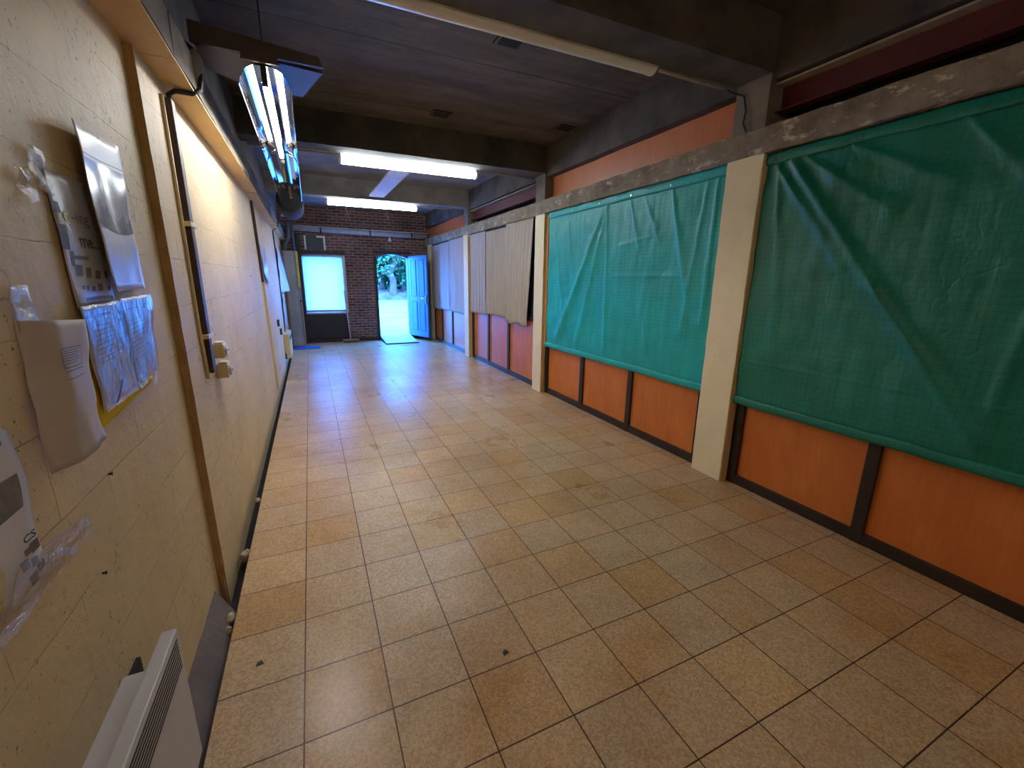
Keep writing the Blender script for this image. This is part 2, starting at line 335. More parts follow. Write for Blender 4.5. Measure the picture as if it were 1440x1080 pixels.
_, nn, gg = clear_mat('clear_tape', (0.96, 0.93, 0.86, 1), 0.15, 0.25)
tt = noise_tex(nn, 30, 4, 0.7); bb = N(nn, 'ShaderNodeBump'); bb.inputs['Distance'].default_value = 0.02; nn.links.new(tt.outputs[0], bb.inputs['Height']); nn.links.new(bb.outputs[0], gg.inputs['Normal'])
_, nn, gg = clear_mat('plastic_sleeve', (0.95, 0.97, 1, 1), 0.12, 0.30)
tt = noise_tex(nn, 9, 4, 0.6, (1, 2, 0.6)); bb = N(nn, 'ShaderNodeBump'); bb.inputs['Distance'].default_value = 0.03; nn.links.new(tt.outputs[0], bb.inputs['Height']); nn.links.new(bb.outputs[0], gg.inputs['Normal'])
def translucent(name, col, fac=0.7):
    m = bpy.data.materials.new(name); m.use_nodes = True; n = m.node_tree; n.nodes.clear(); MATS[name] = m
    o = N(n, 'ShaderNodeOutputMaterial'); mx = N(n, 'ShaderNodeMixShader'); d = N(n, 'ShaderNodeBsdfDiffuse'); t = N(n, 'ShaderNodeBsdfTranslucent')
    d.inputs[0].default_value = col; t.inputs[0].default_value = col; mx.inputs[0].default_value = fac
    n.links.new(d.outputs[0], mx.inputs[1]); n.links.new(t.outputs[0], mx.inputs[2]); n.links.new(mx.outputs[0], o.inputs[0])
translucent('blind_cloth', (0.97, 0.90, 0.88, 1), 0.7)
def leaf_mat(name, c1, c2):
    m, n, b = nmat(name)
    oi = noise_tex(n, 1.6, 4); r = ramp(n, oi.outputs[0], 0.35, lin(c1), 0.65, lin(c2)); n.links.new(r.outputs[0], b.inputs['Base Color'])
    b.inputs['Roughness'].default_value = 0.6
leaf_mat('leaf_deep', (30, 54, 26), (46, 76, 36))
leaf_mat('leaf_bright', (60, 78, 38), (94, 104, 52))

# ------------------------------------------------------------------ mesh helpers
class MB:
    def __init__(s): s.v = []; s.f = []; s.sm = False
    def box(s, x0, x1, y0, y1, z0, z1):
        b = len(s.v)
        s.v += [(x, y, z) for z in (z0, z1) for y in (y0, y1) for x in (x0, x1)]
        for f in ((0,2,3,1),(4,5,7,6),(0,1,5,4),(2,6,7,3),(0,4,6,2),(1,3,7,5)): s.f.append(tuple(b+i for i in f))
        return s
    def prism(s, prof, axis, a0, a1):
        """prof: 2D points in the two other axes (cyclic order), extruded along axis."""
        b = len(s.v); n = len(prof)
        for a in (a0, a1):
            for p, q in prof:
                s.v.append({0: (a, p, q), 1: (p, a, q), 2: (p, q, a)}[axis])
        s.f.append(tuple(range(b, b+n))); s.f.append(tuple(reversed(range(b+n, b+2*n))))
        for i in range(n): j = (i+1) % n; s.f.append((b+i, b+n+i, b+n+j, b+j))
        return s
    def tube(s, pts, r, seg=10, cap=True):
        pts = [Vector(p) for p in pts]; b = len(s.v); rr = r if isinstance(r, (list, tuple)) else [r]*len(pts)
        up = None
        for i, p in enumerate(pts):
            d = (pts[min(i+1, len(pts)-1)] - pts[max(i-1, 0)]).normalized()
            if up is None: up = Vector((0, 0, 1)) if abs(d.z) < 0.9 else Vector((1, 0, 0))
            a = d.cross(up).normalized(); c = a.cross(d).normalized(); up = c
            for k in range(seg):
                t = 2*math.pi*k/seg; s.v.append(tuple(p + (a*math.cos(t) + c*math.sin(t))*rr[i]))
        for i in range(len(pts)-1):
            for k in range(seg):
                k2 = (k+1) % seg; s.f.append((b+i*seg+k, b+i*seg+k2, b+(i+1)*seg+k2, b+(i+1)*seg+k))
        if cap:
            s.f.append(tuple(reversed([b+k for k in range(seg)]))); s.f.append(tuple(b+(len(pts)-1)*seg+k for k in range(seg)))
        return s
    def grid(s, nu, nv, fn):
        b = len(s.v)
        for j in range(nv+1):
            for i in range(nu+1): s.v.append(tuple(fn(i/nu, j/nv)))
        for j in range(nv):
            for i in range(nu):
                a = b+j*(nu+1)+i; s.f.append((a, a+1, a+nu+2, a+nu+1))
        return s
    def build(s, name, m, parent=None, bevel=0, smooth=False, solid=0, loc=None):
        """links ONE mesh object; vertices given in world coordinates; loc = origin"""
        me = bpy.data.meshes.new(name)
        o3 = Vector(loc) if loc else (Vector(parent['_o']) if parent is not None and '_o' in parent else Vector((0,0,0)))
        me.from_pydata([tuple(Vector(v)-o3) for v in s.v], [], s.f); me.update()
        bm = bmesh.new(); bm.from_mesh(me); bmesh.ops.recalc_face_normals(bm, faces=bm.faces); bm.to_mesh(me); bm.free()
        me.materials.append(MATS[m] if isinstance(m, str) else m)
        if smooth: me.polygons.foreach_set('use_smooth', [True]*len(me.polygons))
        o = bpy.data.objects.new(name, me); C.objects.link(o)
        if parent is not None:
            o.parent = parent
            if '_o' in parent and parent.type != 'EMPTY': pass
            o['_o'] = list(o3)
        else:
            o.location = o3; o['_o'] = list(o3)
        if solid:
            md = o.modifiers.new('thickness', 'SOLIDIFY'); md.thickness = solid; md.offset = 0
        if bevel:
            md = o.modifiers.new('bevel', 'BEVEL'); md.width = bevel; md.segments = 2; md.limit_method = 'ANGLE'
        return o
def tag(o, label, cat, group=None, kind=None):
    if label: o['label'] = label
    if cat: o['category'] = cat
    if group: o['group'] = group
    if kind: o['kind'] = kind
    return o
def thing(name, loc, label, cat, group=None, kind=None):
    o = bpy.data.objects.new(name, None); C.objects.link(o); o.location = loc; o['_o'] = list(loc); o.empty_display_size = 0.05
    return tag(o, label, cat, group, kind)
def struct(name, mb, m, label=None, **kw):
    o = mb.build(name, m, **kw); o['kind'] = 'structure'
    if label and kw.get('parent') is None: o['label'] = label
    return o
def roughen(mb, amp, sc, seed=0):
    mb.v = [tuple(Vector(v) + noise.noise_vector(Vector(v)*sc + Vector((seed, 0, 0)))*amp) for v in mb.v]; return mb
def finebox(x0, x1, y0, y1, z0, z1, st):
    """box with subdivided faces so that its edges can be chipped"""
    mb = MB(); nx = max(1, int((x1-x0)/st)); ny = max(1, int((y1-y0)/st)); nz = max(1, int((z1-z0)/st))
    L = lambda a, b, t: a+(b-a)*t
    mb.grid(nx, ny, lambda u, v: (L(x0,x1,u), L(y0,y1,v), z0)); mb.grid(nx, ny, lambda u, v: (L(x0,x1,u), L(y0,y1,v), z1))
    mb.grid(nx, nz, lambda u, v: (L(x0,x1,u), y0, L(z0,z1,v))); mb.grid(nx, nz, lambda u, v: (L(x0,x1,u), y1, L(z0,z1,v)))
    mb.grid(ny, nz, lambda u, v: (x0, L(y0,y1,u), L(z0,z1,v))); mb.grid(ny, nz, lambda u, v: (x1, L(y0,y1,u), L(z0,z1,v)))
    return mb

# ------------------------------------------------------------------ setting
Y0 = -2.6; YF = 10.2; XN = -0.385; XW = -0.36; XP = 3.08; ZC = 3.2
struct('floor', MB().box(-0.30, 3.35, Y0, YF, -0.12, 0.0), 'terrazzo_tiles', 'beige terrazzo floor laid in thirty centimetre tiles')
struct('trim_1', finebox(-0.60, -0.30, Y0, YF, -0.14, -0.09, 0.4), 'pit_dark', 'dark gap between the tiled floor and the cream wall')
struct('ceiling', MB().box(-0.6, 3.6, Y0, YF+0.3, ZC, ZC+0.15), 'sooty_ceiling_boards', 'dark sooty board ceiling')
struct('ceiling', MB().box(-0.34, 3.02, 4.10, YF, ZC-0.02, ZC+0.01), 'lamplit_grey', 'paler grey ceiling sheet over the far bays, lamplight put into its colour')  # added sheet, its lighter colour stands in for lamplight on the ceiling
struct('wall_left', MB().box(-0.6, XN, Y0, 0.95, -0.1, 2.40).box(-0.6, XW, 0.95, YF, -0.1, 2.40), 'cream_painted_block', 'cream painted block wall on the left')
struct('wall_back', MB().box(-0.6, 3.6, Y0-0.15, Y0, -0.1, 3.3), 'cream_painted_block', 'cream wall behind the viewer')
# brown return strip of the first pier
def strip():
    b = MB(); 
    pts = [(0.945, 2.385), (0.955, 1.75), (0.965, 0.80), (0.975, -0.05)]
    n = 40
    def fn(u, v):
        z = 2.385 + (-0.06-2.385)*v; y = 0.937+0.020*v
        yl = y-0.014; wob = noise.noise(Vector((u*3, z*14, 0)))*0.006
        return (XN+0.001+(XW-XN+0.003)*u, yl+(y-yl)*u+wob, z)
    b.grid(6, n, fn); return b
struct('trim_2', strip(), 'joint_ochre', 'brown ochre joint running down the cream block wall', solid=0.004)
struct('trim_3', roughen(MB().grid(3, 40, lambda u, v: (XN-0.005+0.075*u, -2.5+3.35*v, 0.10-0.16*u)), 0.006, 8), 'fillet_grey', 'grey cement fillet at the foot of the near wall', solid=0.01)
# left header beam, in lengths
k = 4
for y0, y1, dx in ((Y0, 1.02, 0), (1.02, 4.05, 0.0), (4.12, 7.05, -0.012), (7.12, YF, -0.02)):
    xo = -0.245+dx
    h = struct('trim_%d' % k, roughen(finebox(-0.6, xo, y0, y1, 2.408, 2.56, 0.11), 0.006, 5, k), 'grey_concrete', 'grey concrete header beam on top of the cream wall'); k += 1
    struct('painted_underside', roughen(finebox(XN, xo-0.002, y0+0.005, y1-0.005, 2.395, 2.403, 0.11), 0.003, 5, k), 'ledge_ochre', parent=h)
struct('wall_left.001', MB().box(-0.6, -0.34, Y0, YF, 2.56, ZC), 'sooty_concrete', 'sooty wall band above the left header')
# portal beams and their stubs on the right
for j, yc in enumerate((-1.97, 0.97, 3.97, 6.97)):
    y0, y1 = yc-0.13, yc+0.13
    struct('trim_%d' % k, roughen(finebox(-0.34, 3.30, y0, y1, 2.88, ZC, 0.12), 0.004, 5, k), 'sooty_concrete' if yc < 5 else 'lamplit_grey', 'sooty concrete ceiling beam across the room'); k += 1  # far beam gets the paler grey with lamplight in its colour
    struct('trim_%d' % k, roughen(finebox(3.0, 3.30, y0, y1-0.01, 2.56, 2.88, 0.08), 0.004, 6, k), 'grey_concrete', 'short grey concrete post between header and ceiling beam'); k += 1
    # cable tray line under each beam
# right header
struct('trim_%d' % k, roughen(finebox(3.0, 3.34, Y0, YF, 2.402, 2.565, 0.055), 0.009, 7, 3), 'weathered_concrete', 'weathered concrete header running above tarps and curtains'); k += 1
# right upper longitudinal beam
struct('trim_%d' % k, roughen(finebox(3.02, 3.40, Y0, YF, 2.84, ZC, 0.12), 0.006, 4, 9), 'sooty_concrete', 'dark concrete edge beam under the ceiling on the right'); k += 1
# orange board infill (bays 2 and 4), red steel (bays 1 and 3)
for (a, b_) in ((1.11, 3.84), (7.10, YF)):
    struct('trim_%d' % k, MB().box(3.12, 3.15, a, b_, 2.5, 2.87), 'orange_panel', 'orange board infill above the header'); k += 1
for (a, b_) in ((-1.84, 0.84), (4.10, 6.84)):
    t = struct('trim_%d' % k, MB().box(3.13, 3.15, a, b_, 2.66, 2.82).box(3.07, 3.15, a, b_, 2.655, 2.665), 'red_oxide_steel', 'red oxide steel joist above the header'); k += 1
    struct('dusty_flange', MB().box(3.05, 3.15, a, b_, 2.812, 2.825), 'dusty_edge', parent=t)
    struct('trim_%d' % k, MB().box(3.2, 3.24, a, b_, 2.5, 2.9), 'void_black', 'black void behind the steel joist'); k += 1
struct('wall_right', MB().box(3.35, 3.6, Y0, YF, -0.1, 3.3), 'void_black', 'outer wall behind the panelled partition')
# pillars on the right
for yc in (-1.97, 0.965, 3.965, 7.02, 9.95):
    wd = 0.14 if yc < 3.5 else (0.125 if yc < 9 else 0.12)
    p = struct('trim_%d' % k, roughen(finebox(3.005, 3.30, yc-wd, yc+wd, -0.02, 2.41, 0.06), 0.0045, 9, k), 'pillar_cream', 'cream painted concrete pillar carrying the header' ); k += 1
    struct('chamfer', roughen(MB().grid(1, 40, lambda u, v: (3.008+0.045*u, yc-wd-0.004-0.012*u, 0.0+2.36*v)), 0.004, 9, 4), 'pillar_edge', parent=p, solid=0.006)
# partition
bays = [(-1.83, 0.81, [-0.10, -1.03]), (1.12, 3.84, [2.06, 2.94]), (4.10, 6.88, [5.12, 6.02]), (7.16, 9.82, [8.28, 9.12])]
for a, b_, ms in bays:
    pt = bpy.data.objects.new('wall_right', None); C.objects.link(pt); pt.location = (XP, a, 0); pt['_o'] = [XP, a, 0]
    pt['kind'] = 'structure'; pt['label'] = 'partition of dark framed orange laminate panels between pillars'
    pt.empty_display_size = 0.05
    MB().box(XP, XP+0.06, a, b_, 0, 0.075).build('bottom_rail', 'dark_brown_frame', pt, bevel=0.003)
    MB().box(XP, XP+0.06, a, b_, 0.97, 1.03).build('middle_rail', 'dark_brown_frame', pt, bevel=0.003)
    MB().box(XP, XP+0.06, a, b_, 2.33, 2.41).build('top_rail', 'dark_brown_frame', pt, bevel=0.003)
    ys = [a+0.03] + sorted(ms) + [b_-0.03]
    for y in ys: MB().box(XP-0.004, XP+0.06, y-0.034, y+0.034, 0.0, 2.41).build('mullion', 'dark_brown_frame', pt, bevel=0.003)
    for y, y2 in zip(ys, ys[1:]):
        MB().box(XP+0.022, XP+0.04, y+0.034, y2-0.034, 0.075, 0.97).build('panel', 'orange_laminate', pt)
        MB().box(XP+0.022, XP+0.03, y+0.034, y2-0.034, 1.03, 2.33).build('dark_pane', 'dark_glass', pt)
MB().box(3.035, 3.075, 3.775, 3.825, 0.66, 2.38).build('trim_%d' % k, 'pine_post', bevel=0.004)['kind'] = 'structure'; k += 1

# far brick wall with openings
def brickwall():
    T = 0.3; b = MB()
    def bx(x0, x1, z0, z1): b.box(x0, x1, YF, YF+T, z0, z1)
    bx(-0.6, 0.03, -0.1, ZC); bx(0.03, 0.93, -0.1, 0.72); bx(0.03, 0.13, 2.10, 2.52); bx(0.58, 0.93, 2.10, 2.52); bx(0.03, 0.93, 2.52, ZC)
    bx(0.13, 0.58, 2.10, 2.20)
    bx(0.93, 1.72, -0.1, ZC); bx(2.52, 3.6, -0.1, ZC); bx(1.72, 2.52, -0.1, 0.05)
    arc = [(1.72 + 0.8*i/16, 2.07 + 0.09*math.sin(math.pi*i/16)) for i in range(17)]
    b.prism(arc + [(2.52, ZC), (1.72, ZC)], 1, YF, YF+T)
    return b
struct('wall_far', brickwall(), 'old_brick', 'dark old brick wall at the far end')
# far wall: steel lintel, plinth, posts
wn_ = thing('window_1', (0.48, YF, 0.72), 'window with a pulled down white blind in the brick wall', None, kind='structure')
b = MB(); Yw = YF+0.12
b.box(0.03, 0.09, Yw-0.03, Yw+0.03, 0.72, 2.10).box(0.87, 0.93, Yw-0.03, Yw+0.03, 0.72, 2.10).box(0.03, 0.93, Yw-0.03, Yw+0.03, 2.04, 2.10).box(0.03, 0.93, Yw-0.03, Yw+0.03, 0.72, 0.78)
b.build('window_frame', 'white_wood', wn_)
MB().box(0.09, 0.87, Yw-0.004, Yw+0.004, 0.78, 2.04).build('glass', 'window_glass', wn_)
MB().box(0.02, 0.94, YF-0.03, YF+0.1, 0.70, 0.735).build('window_sill', 'white_wood', wn_)
w2 = thing('window_2', (0.35, YF, 2.20), 'small dark ventilation window above the blind', None, kind='structure')
MB().box(0.13, 0.165, YF-0.02, YF+0.05, 2.20, 2.52).box(0.545, 0.58, YF-0.02, YF+0.05, 2.20, 2.52).box(0.4, 0.545, YF-0.02, YF+0.02, 2.485, 2.52).build('window_frame', 'white_enamel', w2)
MB().box(0.165, 0.545, YF+0.03, YF+0.05, 2.20, 2.52).build('dark_pane', 'dark_glass', w2)
struct('trim_%d' % k, MB().box(-0.02, 1.0, YF-0.05, YF+0.02, 2.095, 2.185), 'steel_dark_trim', 'dark steel lintel above the blind'); k += 1
struct('trim_%d' % k, MB().box(-0.045, 0.03, YF-0.07, YF+0.02, 0.0, 2.56), 'steel_dark_trim', 'dark brown post left of the window'); k += 1
struct('trim_%d' % k, MB().box(0.93, 0.985, YF-0.06, YF+0.02, 0.72, 2.095), 'white_wood', 'pale jamb right of the window'); k += 1
struct('trim_%d' % k, MB().box(0.03, 0.95, YF-0.04, YF-0.015, 0.10, 0.70), 'panel_near_black', 'near black panel under the window'); k += 1
struct('trim_%d' % k, MB().box(-0.045, 1.75, YF-0.045, YF, 0.0, 0.075), 'steel_dark_trim', 'dark skirting under the brick wall'); k += 1
struct('trim_%d' % k, MB().box(1.66, 1.725, YF-0.03, YF+0.25, 0.0, 2.10), 'steel_dark_trim', 'dark door jamb left of the open doorway'); k += 1
struct('trim_%d' % k, MB().box(2.515, 2.56, YF-0.02, YF+0.25, 0.0, 2.10), 'steel_dark_trim', 'dark door jamb behind the blue door'); k += 1
struct('trim_%d' % k, MB().box(1.66, 2.60, YF-0.025, YF+0.0, 2.165, 2.235), 'steel_dark_trim', 'dark lintel over the doorway'); k += 1

struct('trim_%d' % k, MB().box(1.725, 2.515, YF-0.03, YF+0.31, 0.0, 0.095), 'plywood', 'pale door sill'); k += 1
# blue door leaf, open inwards
hx, hy, ex, ey = 2.535, 10.17, 2.815, 9.40
dv = Vector((ex-hx, ey-hy, 0)); dl = dv.length; ang = math.atan2(dv.y, dv.x)
dr = bpy.data.objects.new('door_1', None); C.objects.link(dr); dr.location = (hx, hy, 0.10); dr.rotation_euler = (0, 0, ang)
dr['kind'] = 'structure'; dr['label'] = 'blue panelled door standing open beside the brick wall'; dr['_o'] = [0, 0, 0]; dr.empty_display_size = 0.05
MB().box(0, dl, -0.02, 0.02, 0, 2.03).build('door_leaf', 'blue_door_paint', dr, bevel=0.003)
for x0, x1, z0, z1 in ((0.10, 0.36, 1.02, 1.93), (0.46, 0.72, 1.02, 1.93), (0.10, 0.36, 0.14, 0.90), (0.46, 0.72, 0.14, 0.90)):
    g = 0.014
    for s_ in (-1, 1):
        y = 0.021*s_
        q = MB()
        for a in ((x0, x0+g, z0, z1), (x1-g, x1, z0, z1), (x0, x1, z0, z0+g), (x0, x1, z1-g, z1)):
            q.box(a[0], a[1], y-0.0015, y+0.0015, a[2], a[3])
        if s_ == -1: q.box(x0+0.03, x1-0.03, -0.027, -0.02, z0+0.03, z1-0.03)
        q.build('panel_moulding', 'door_groove' if s_ == 1 else 'blue_door_paint', dr)
# the room side of the leaf faces the camera: grooves there too
for x0, x1, z0, z1 in ((0.10, 0.36, 1.02, 1.93), (0.46, 0.72, 1.02, 1.93), (0.10, 0.36, 0.14, 0.90), (0.46, 0.72, 0.14, 0.90)):
    g = 0.012; q = MB()
    for a in ((x0, x0+g, z0, z1), (x1-g, x1, z0, z1), (x0, x1, z0, z0+g), (x0, x1, z1-g, z1)): q.box(a[0], a[1], -0.0235, -0.0195, a[2], a[3])
    q.build('panel_groove', 'door_groove', dr)
hp = MB().box(dl-0.085, dl-0.045, -0.034, -0.02, 0.83, 1.08).build('handle_plate', 'nickel', dr, bevel=0.003)
hp['_o'] = [0, 0, 0]
MB().tube([(dl-0.065, -0.03, 0.99), (dl-0.065, -0.07, 0.99), (dl-0.09, -0.075, 0.99), (dl-0.18, -0.075, 0.985)], 0.009, 8).build('lever', 'nickel', hp, smooth=True)

# ------------------------------------------------------------------ outside
tag(MB().box(-60, 60, YF+0.3, 120, -0.12, 0.02).build('ground', 'ground_concrete'), 'pale sunlit yard outside the open door', 'ground', kind='structure')
def tree(x, y, h, r, seed, label):
    rd = random.Random(seed); t = thing('tree', (x, y, 0.02), label, 'tree', 'trees beyond the yard')
    pts = [(x+rd.uniform(-.12, .12)*i, y, 0.0+h*0.6*i/6) for i in range(7)]
    b = MB().tube([(pts[0][0], y, -0.05)] + pts[1:], [r*1.7, r*1.05, r*0.95, r*0.9, r*0.8, r*0.7, r*0.6], 10)
    for q in range(3):
        a = rd.uniform(0, 6.28); p = pts[3+q]
        b.tube([p, (p[0]+math.cos(a)*0.9, p[1]+math.sin(a)*0.5, p[2]+1.2), (p[0]+math.cos(a)*1.5, p[1]+math.sin(a), p[2]+2.4)], [r*0.5, r*0.35, r*0.2], 7)
    b.build('trunk', 'tree_bark', t, smooth=True)
    for mname, cnt in (('leaf_deep', 1500), ('leaf_bright', 900)):
        f = MB(); cl = [(x+rd.uniform(-1.1, 1.1), y+rd.uniform(-0.6, 0.6), rd.uniform(h*0.24, h)) for _ in range(16)]
        for i in range(cnt):
            c = cl[i % 16]; p = Vector(c) + Vector((rd.gauss(0, .45), rd.gauss(0, .3), rd.gauss(0, .45)))
            a = Vector((rd.gauss(0, 1), rd.gauss(0, 1), rd.gauss(0, 1))).normalized(); c2 = a.orthogonal().normalized()*rd.uniform(.08, .15); a *= rd.uniform(.12, .22)
            n0 = len(f.v); f.v += [tuple(p-a), tuple(p+c2), tuple(p+a), tuple(p-c2)]; f.f.append((n0, n0+1, n0+2, n0+3))
        f.build('foliage', mname, t)
for i, (x, y, h, r, l) in enumerate(((5.9, 32.6, 7, .26, 'tree with a pale forked trunk left in the doorway'), (7.0, 34.2, 8, .20, 'tree with a slim leaning trunk in the middle of the doorway'), (7.75, 32.4, 7, .14, 'thin tree nearest the blue door edge'),
        (4.0, 34, 8, .25, 'leafy tree outside hidden left of the doorway'), (9.6, 33, 8, .25, 'leafy tree outside hidden right of the doorway'), (8.6, 36.2, 9, .2, 'leafy tree in the second row behind the doorway trees'), (5.6, 36.0, 9, .2, 'leafy tree at the back left beyond the yard'))):
    tree(x, y, h, r, 10+i, l)
hd = MB(); rd = random.Random(5)
for i in range(6000):
    p = Vector((rd.uniform(-4, 18), 38.4+rd.uniform(-.6, .6), rd.uniform(0.2, 7.5))); a = Vector((rd.gauss(0, 1), rd.gauss(0, .5), rd.gauss(0, 1))).normalized(); c2 = a.orthogonal().normalized()*.28; a *= .35
    n0 = len(hd.v); hd.v += [tuple(p-a), tuple(p+c2), tuple(p+a), tuple(p-c2)]; hd.f.append((n0, n0+1, n0+2, n0+3))
hd.box(-4, 18, 38.9, 39.3, 0, 7)
tag(hd.build('hedge', 'leaf_deep'), 'dense green hedge closing the view behind the trees', 'hedge', kind='stuff')
bk = MB().grid(60, 8, lambda u, v: (-4+22*u, 31.6+3.6*v, -0.05 + (0.75*math.sin(min(1, v*1.6)*1.57)) + 0.35*noise.noise(Vector((u*40, v*6, 0)))*min(1, v*3)))
tag(bk.build('stone_bank', 'bank_stone', solid=0.05), 'pale stony bank at the foot of the trees', 'bank')

# ------------------------------------------------------------------ lamps
def batten_lamp(x0, x1, yc, label, lit, dz=0.0, dm='diffuser_lit'):
    t = thing('fluorescent_lamp', ((x0+x1)/2, yc, 2.86+dz), label, 'ceiling lamp', 'batten lamps fixed to the ceiling beams')
    MB().box(x0+0.02, x1-0.02, yc-0.035, yc+0.035, 2.835+dz, 2.88+dz).build('housing', 'white_enamel', t, bevel=0.004)
    pr = [(yc+0.058*math.cos(a), 2.842+dz-0.062*math.sin(a)) for a in [math.pi*i/14 for i in range(15)]]
    MB().prism(pr, 0, x0+0.03, x1-0.03).build('diffuser', dm if lit else 'diffuser_off', t, smooth=False)
    for xa, xb in ((x0, x0+0.03), (x1-0.03, x1)):
        pr2 = [(yc+0.062*math.cos(a), 2.844+dz-0.066*math.sin(a)) for a in [math.pi*i/14 for i in range(15)]]
        MB().prism(pr2, 0, xa, xb).build('end_cap', 'white_plastic', t, bevel=0.003)
    return t
batten_lamp(0.30, 2.30, 1.17, 'unlit batten lamp on the nearest ceiling beam', False, 0.075)
batten_lamp(0.57, 2.20, 4.17, 'lit batten lamp on the second ceiling beam, the larger of the two lit ones', True, 0.01)
batten_lamp(0.54, 2.12, 7.17, 'lit batten lamp on the farthest ceiling beam', True, 0.01)
batten_lamp(0.30, 2.30, -1.76, 'added warm fill lamp behind the viewer, out of view', True, 0.01, 'fill_diffuser_warm')  # unseen fill added to brighten the near floor and walls
# conduits along the beams
for i, (y, x0, x1, l) in enumerate(((1.12, 2.30, 2.99, 'thin dusty conduit running on from the unlit lamp to the right wall'), (4.12, 2.20, 2.98, 'thin conduit running on from the second lamp to the right wall'), (7.12, 2.12, 2.98, 'thin conduit running on from the farthest lamp to the right wall'), (4.12, -0.3, 0.56, 'thin conduit left of the second ceiling lamp'))):
    tag(MB().tube([(x0+0.01, y, 2.868), ((x0+x1)/2, y+0.004, 2.866), (x1, y, 2.868)], 0.011, 8).build('conduit', 'dusty_edge', smooth=True), l, 'conduit', 'conduits under the beams')
tag(MB().tube([(2.93, 1.115, 2.86), (2.985, 1.10, 2.84), (2.987, 1.02, 2.80), (2.986, 0.99, 2.70), (2.985, 1.0, 2.63), (2.985, 0.97, 2.57)], 0.006, 8).build('cable', 'black_rubber', smooth=True), 'thin black cable down the short concrete post beside the header', 'cable')

def reflector_lamp(y0, y1, xc, z, lit, label):
    t = thing('reflector_lamp', (xc, (y0+y1)/2, z), label, 'hanging lamp')
    pr = [(-.118, -.062), (-.112, -.035), (-.085, .012), (-.045, .034), (.045, .034), (.085, .012), (.112, -.035), (.118, -.062)]
    ca, sa = math.cos(0.03), math.sin(0.03); pr = [(a*ca-q*sa, a*sa+q*ca) for a, q in pr]
    b = MB()
    b.grid(len(pr)-1, 1, lambda u, v: (xc+pr[int(round(u*(len(pr)-1)))][0], y0+(y1-y0)*v, z+pr[int(round(u*(len(pr)-1)))][1]))
    b.build('reflector', 'mirror_aluminium', t, solid=0.002)
    MB().box(xc-0.035, xc+0.035, y0+0.01, y1-0.01, z+0.037, z+0.085).build('housing', 'dark_metal', t, bevel=0.003)
    if lit:
        tb = MB().tube([(xc, y0+0.05, z-0.024), (xc, y1-0.06, z-0.024)], 0.016, 16).build('tube', 'tube_lit', t, smooth=True)
        for y in (y0+0.015, y1-0.045): MB().box(xc-0.014, xc+0.014, y, y+0.03, z-0.044, z+0.034).build('lamp_holder', 'dark_metal', t, bevel=0.002)
    else:
        for y in (y0+0.03, y1-0.045): MB().box(xc-0.014, xc+0.014, y, y+0.03, z-0.035, z+0.034).build('lamp_holder', 'rubble', t, bevel=0.002)
    for y in (y0+0.2, y1-0.2): MB().tube([(xc, y, z+0.08), (xc, y, ZC)], 0.004, 6).build('hanger', 'dark_metal', t)
    return t
ra = reflector_lamp(1.46, 3.08, 0.045, 2.56, True, 'lit mirrored reflector lamp hanging beside the left wall')
MB().prism([(-.05, 2.60), (.12, 2.60), (.105, 2.67), (-.04, 2.67)], 1, 1.435, 1.455).build('end_plate', 'old_board', ra)
reflector_lamp(3.12, 5.02, 0.045, 2.55, False, 'unlit mirrored reflector hanging behind the lit one')
bd = MB(); bd.prism([(-0.245, 1.50), (0.33, 1.58), (0.225, 1.98), (-0.12, 1.9), (-0.245, 1.8)], 2, 2.655, 2.672)
bd.prism([(-0.26, 2.655), (0.33, 2.655), (0.31, 2.70), (-0.26, 2.75)], 1, 1.50, 1.52)
tag(bd.build('hanger_board', 'old_board'), 'dark board above the lit reflector lamp, resting on the left header', 'board')
# dark extractor duct at the end of the reflectors
t = thing('air_duct', (0.03, 5.9, 2.55), 'round dark metal duct hanging behind the unlit reflector', 'duct')
MB().tube([(0.02, 5.35, 2.56), (0.02, 5.40, 2.56), (0.02, 6.2, 2.56), (0.02, 6.25, 2.56)], [0.15, 0.165, 0.165, 0.15], 24).build('drum', 'dark_metal', t, smooth=True)
MB().tube([(0.02, 5.33, 2.56), (0.02, 5.36, 2.56)], 0.12, 24).build('end_grille', 'black_slot', t)
for y in (5.5, 6.1): MB().box(0.0, 0.04, y-0.01, y+0.01, 2.70, ZC).build('strap', 'dark_metal', t)
tag(MB().box(-0.22, 0.10, 8.4, 8.47, 2.70, 2.74).box(-0.19, -0.17, 8.42, 8.44, 2.74, ZC).box(0.05, 0.07, 8.42, 8.44, 2.74, ZC).build('hanging_rail', 'grey_pipe'), 'short pale rail under the ceiling near the far left corner', 'rail')
# ceiling plank
tag(MB().prism([(1.20, 4.25), (1.44, 4.25), (1.40, 6.45), (1.17, 6.45)], 2, 2.86, 2.885).build('plank', 'white_wood'), 'pale plank spanning under the ceiling between the two lit lamps', 'plank')
tag(MB().box(1.05, 1.6, 6.74, 6.83, 2.86, 2.88).build('wood_batten', 'old_board'), 'reddish wood batten behind the far end of the pale plank', 'batten')
# ceiling recesses
for i, (x, y, l) in enumerate(((1.60, 1.86, 'dark square hatch nearest the unlit lamp'), (1.535, 3.42, 'dark square hatch over the lit lamps'), (2.88, 3.20, 'dark square hatch near the orange boards'))):
    hb = MB().box(x-0.10, x+0.10, y-0.085, y+0.085, ZC-0.012, ZC-0.001)
    o = hb.build('ceiling_hatch', 'dark_brown_frame', loc=(x, y, ZC)); tag(o, l, 'hatch', 'hatches in the board ceiling')
    MB().box(x-0.075, x+0.075, y-0.06, y+0.06, ZC-0.016, ZC-0.012).build('recess', 'void_black', o)

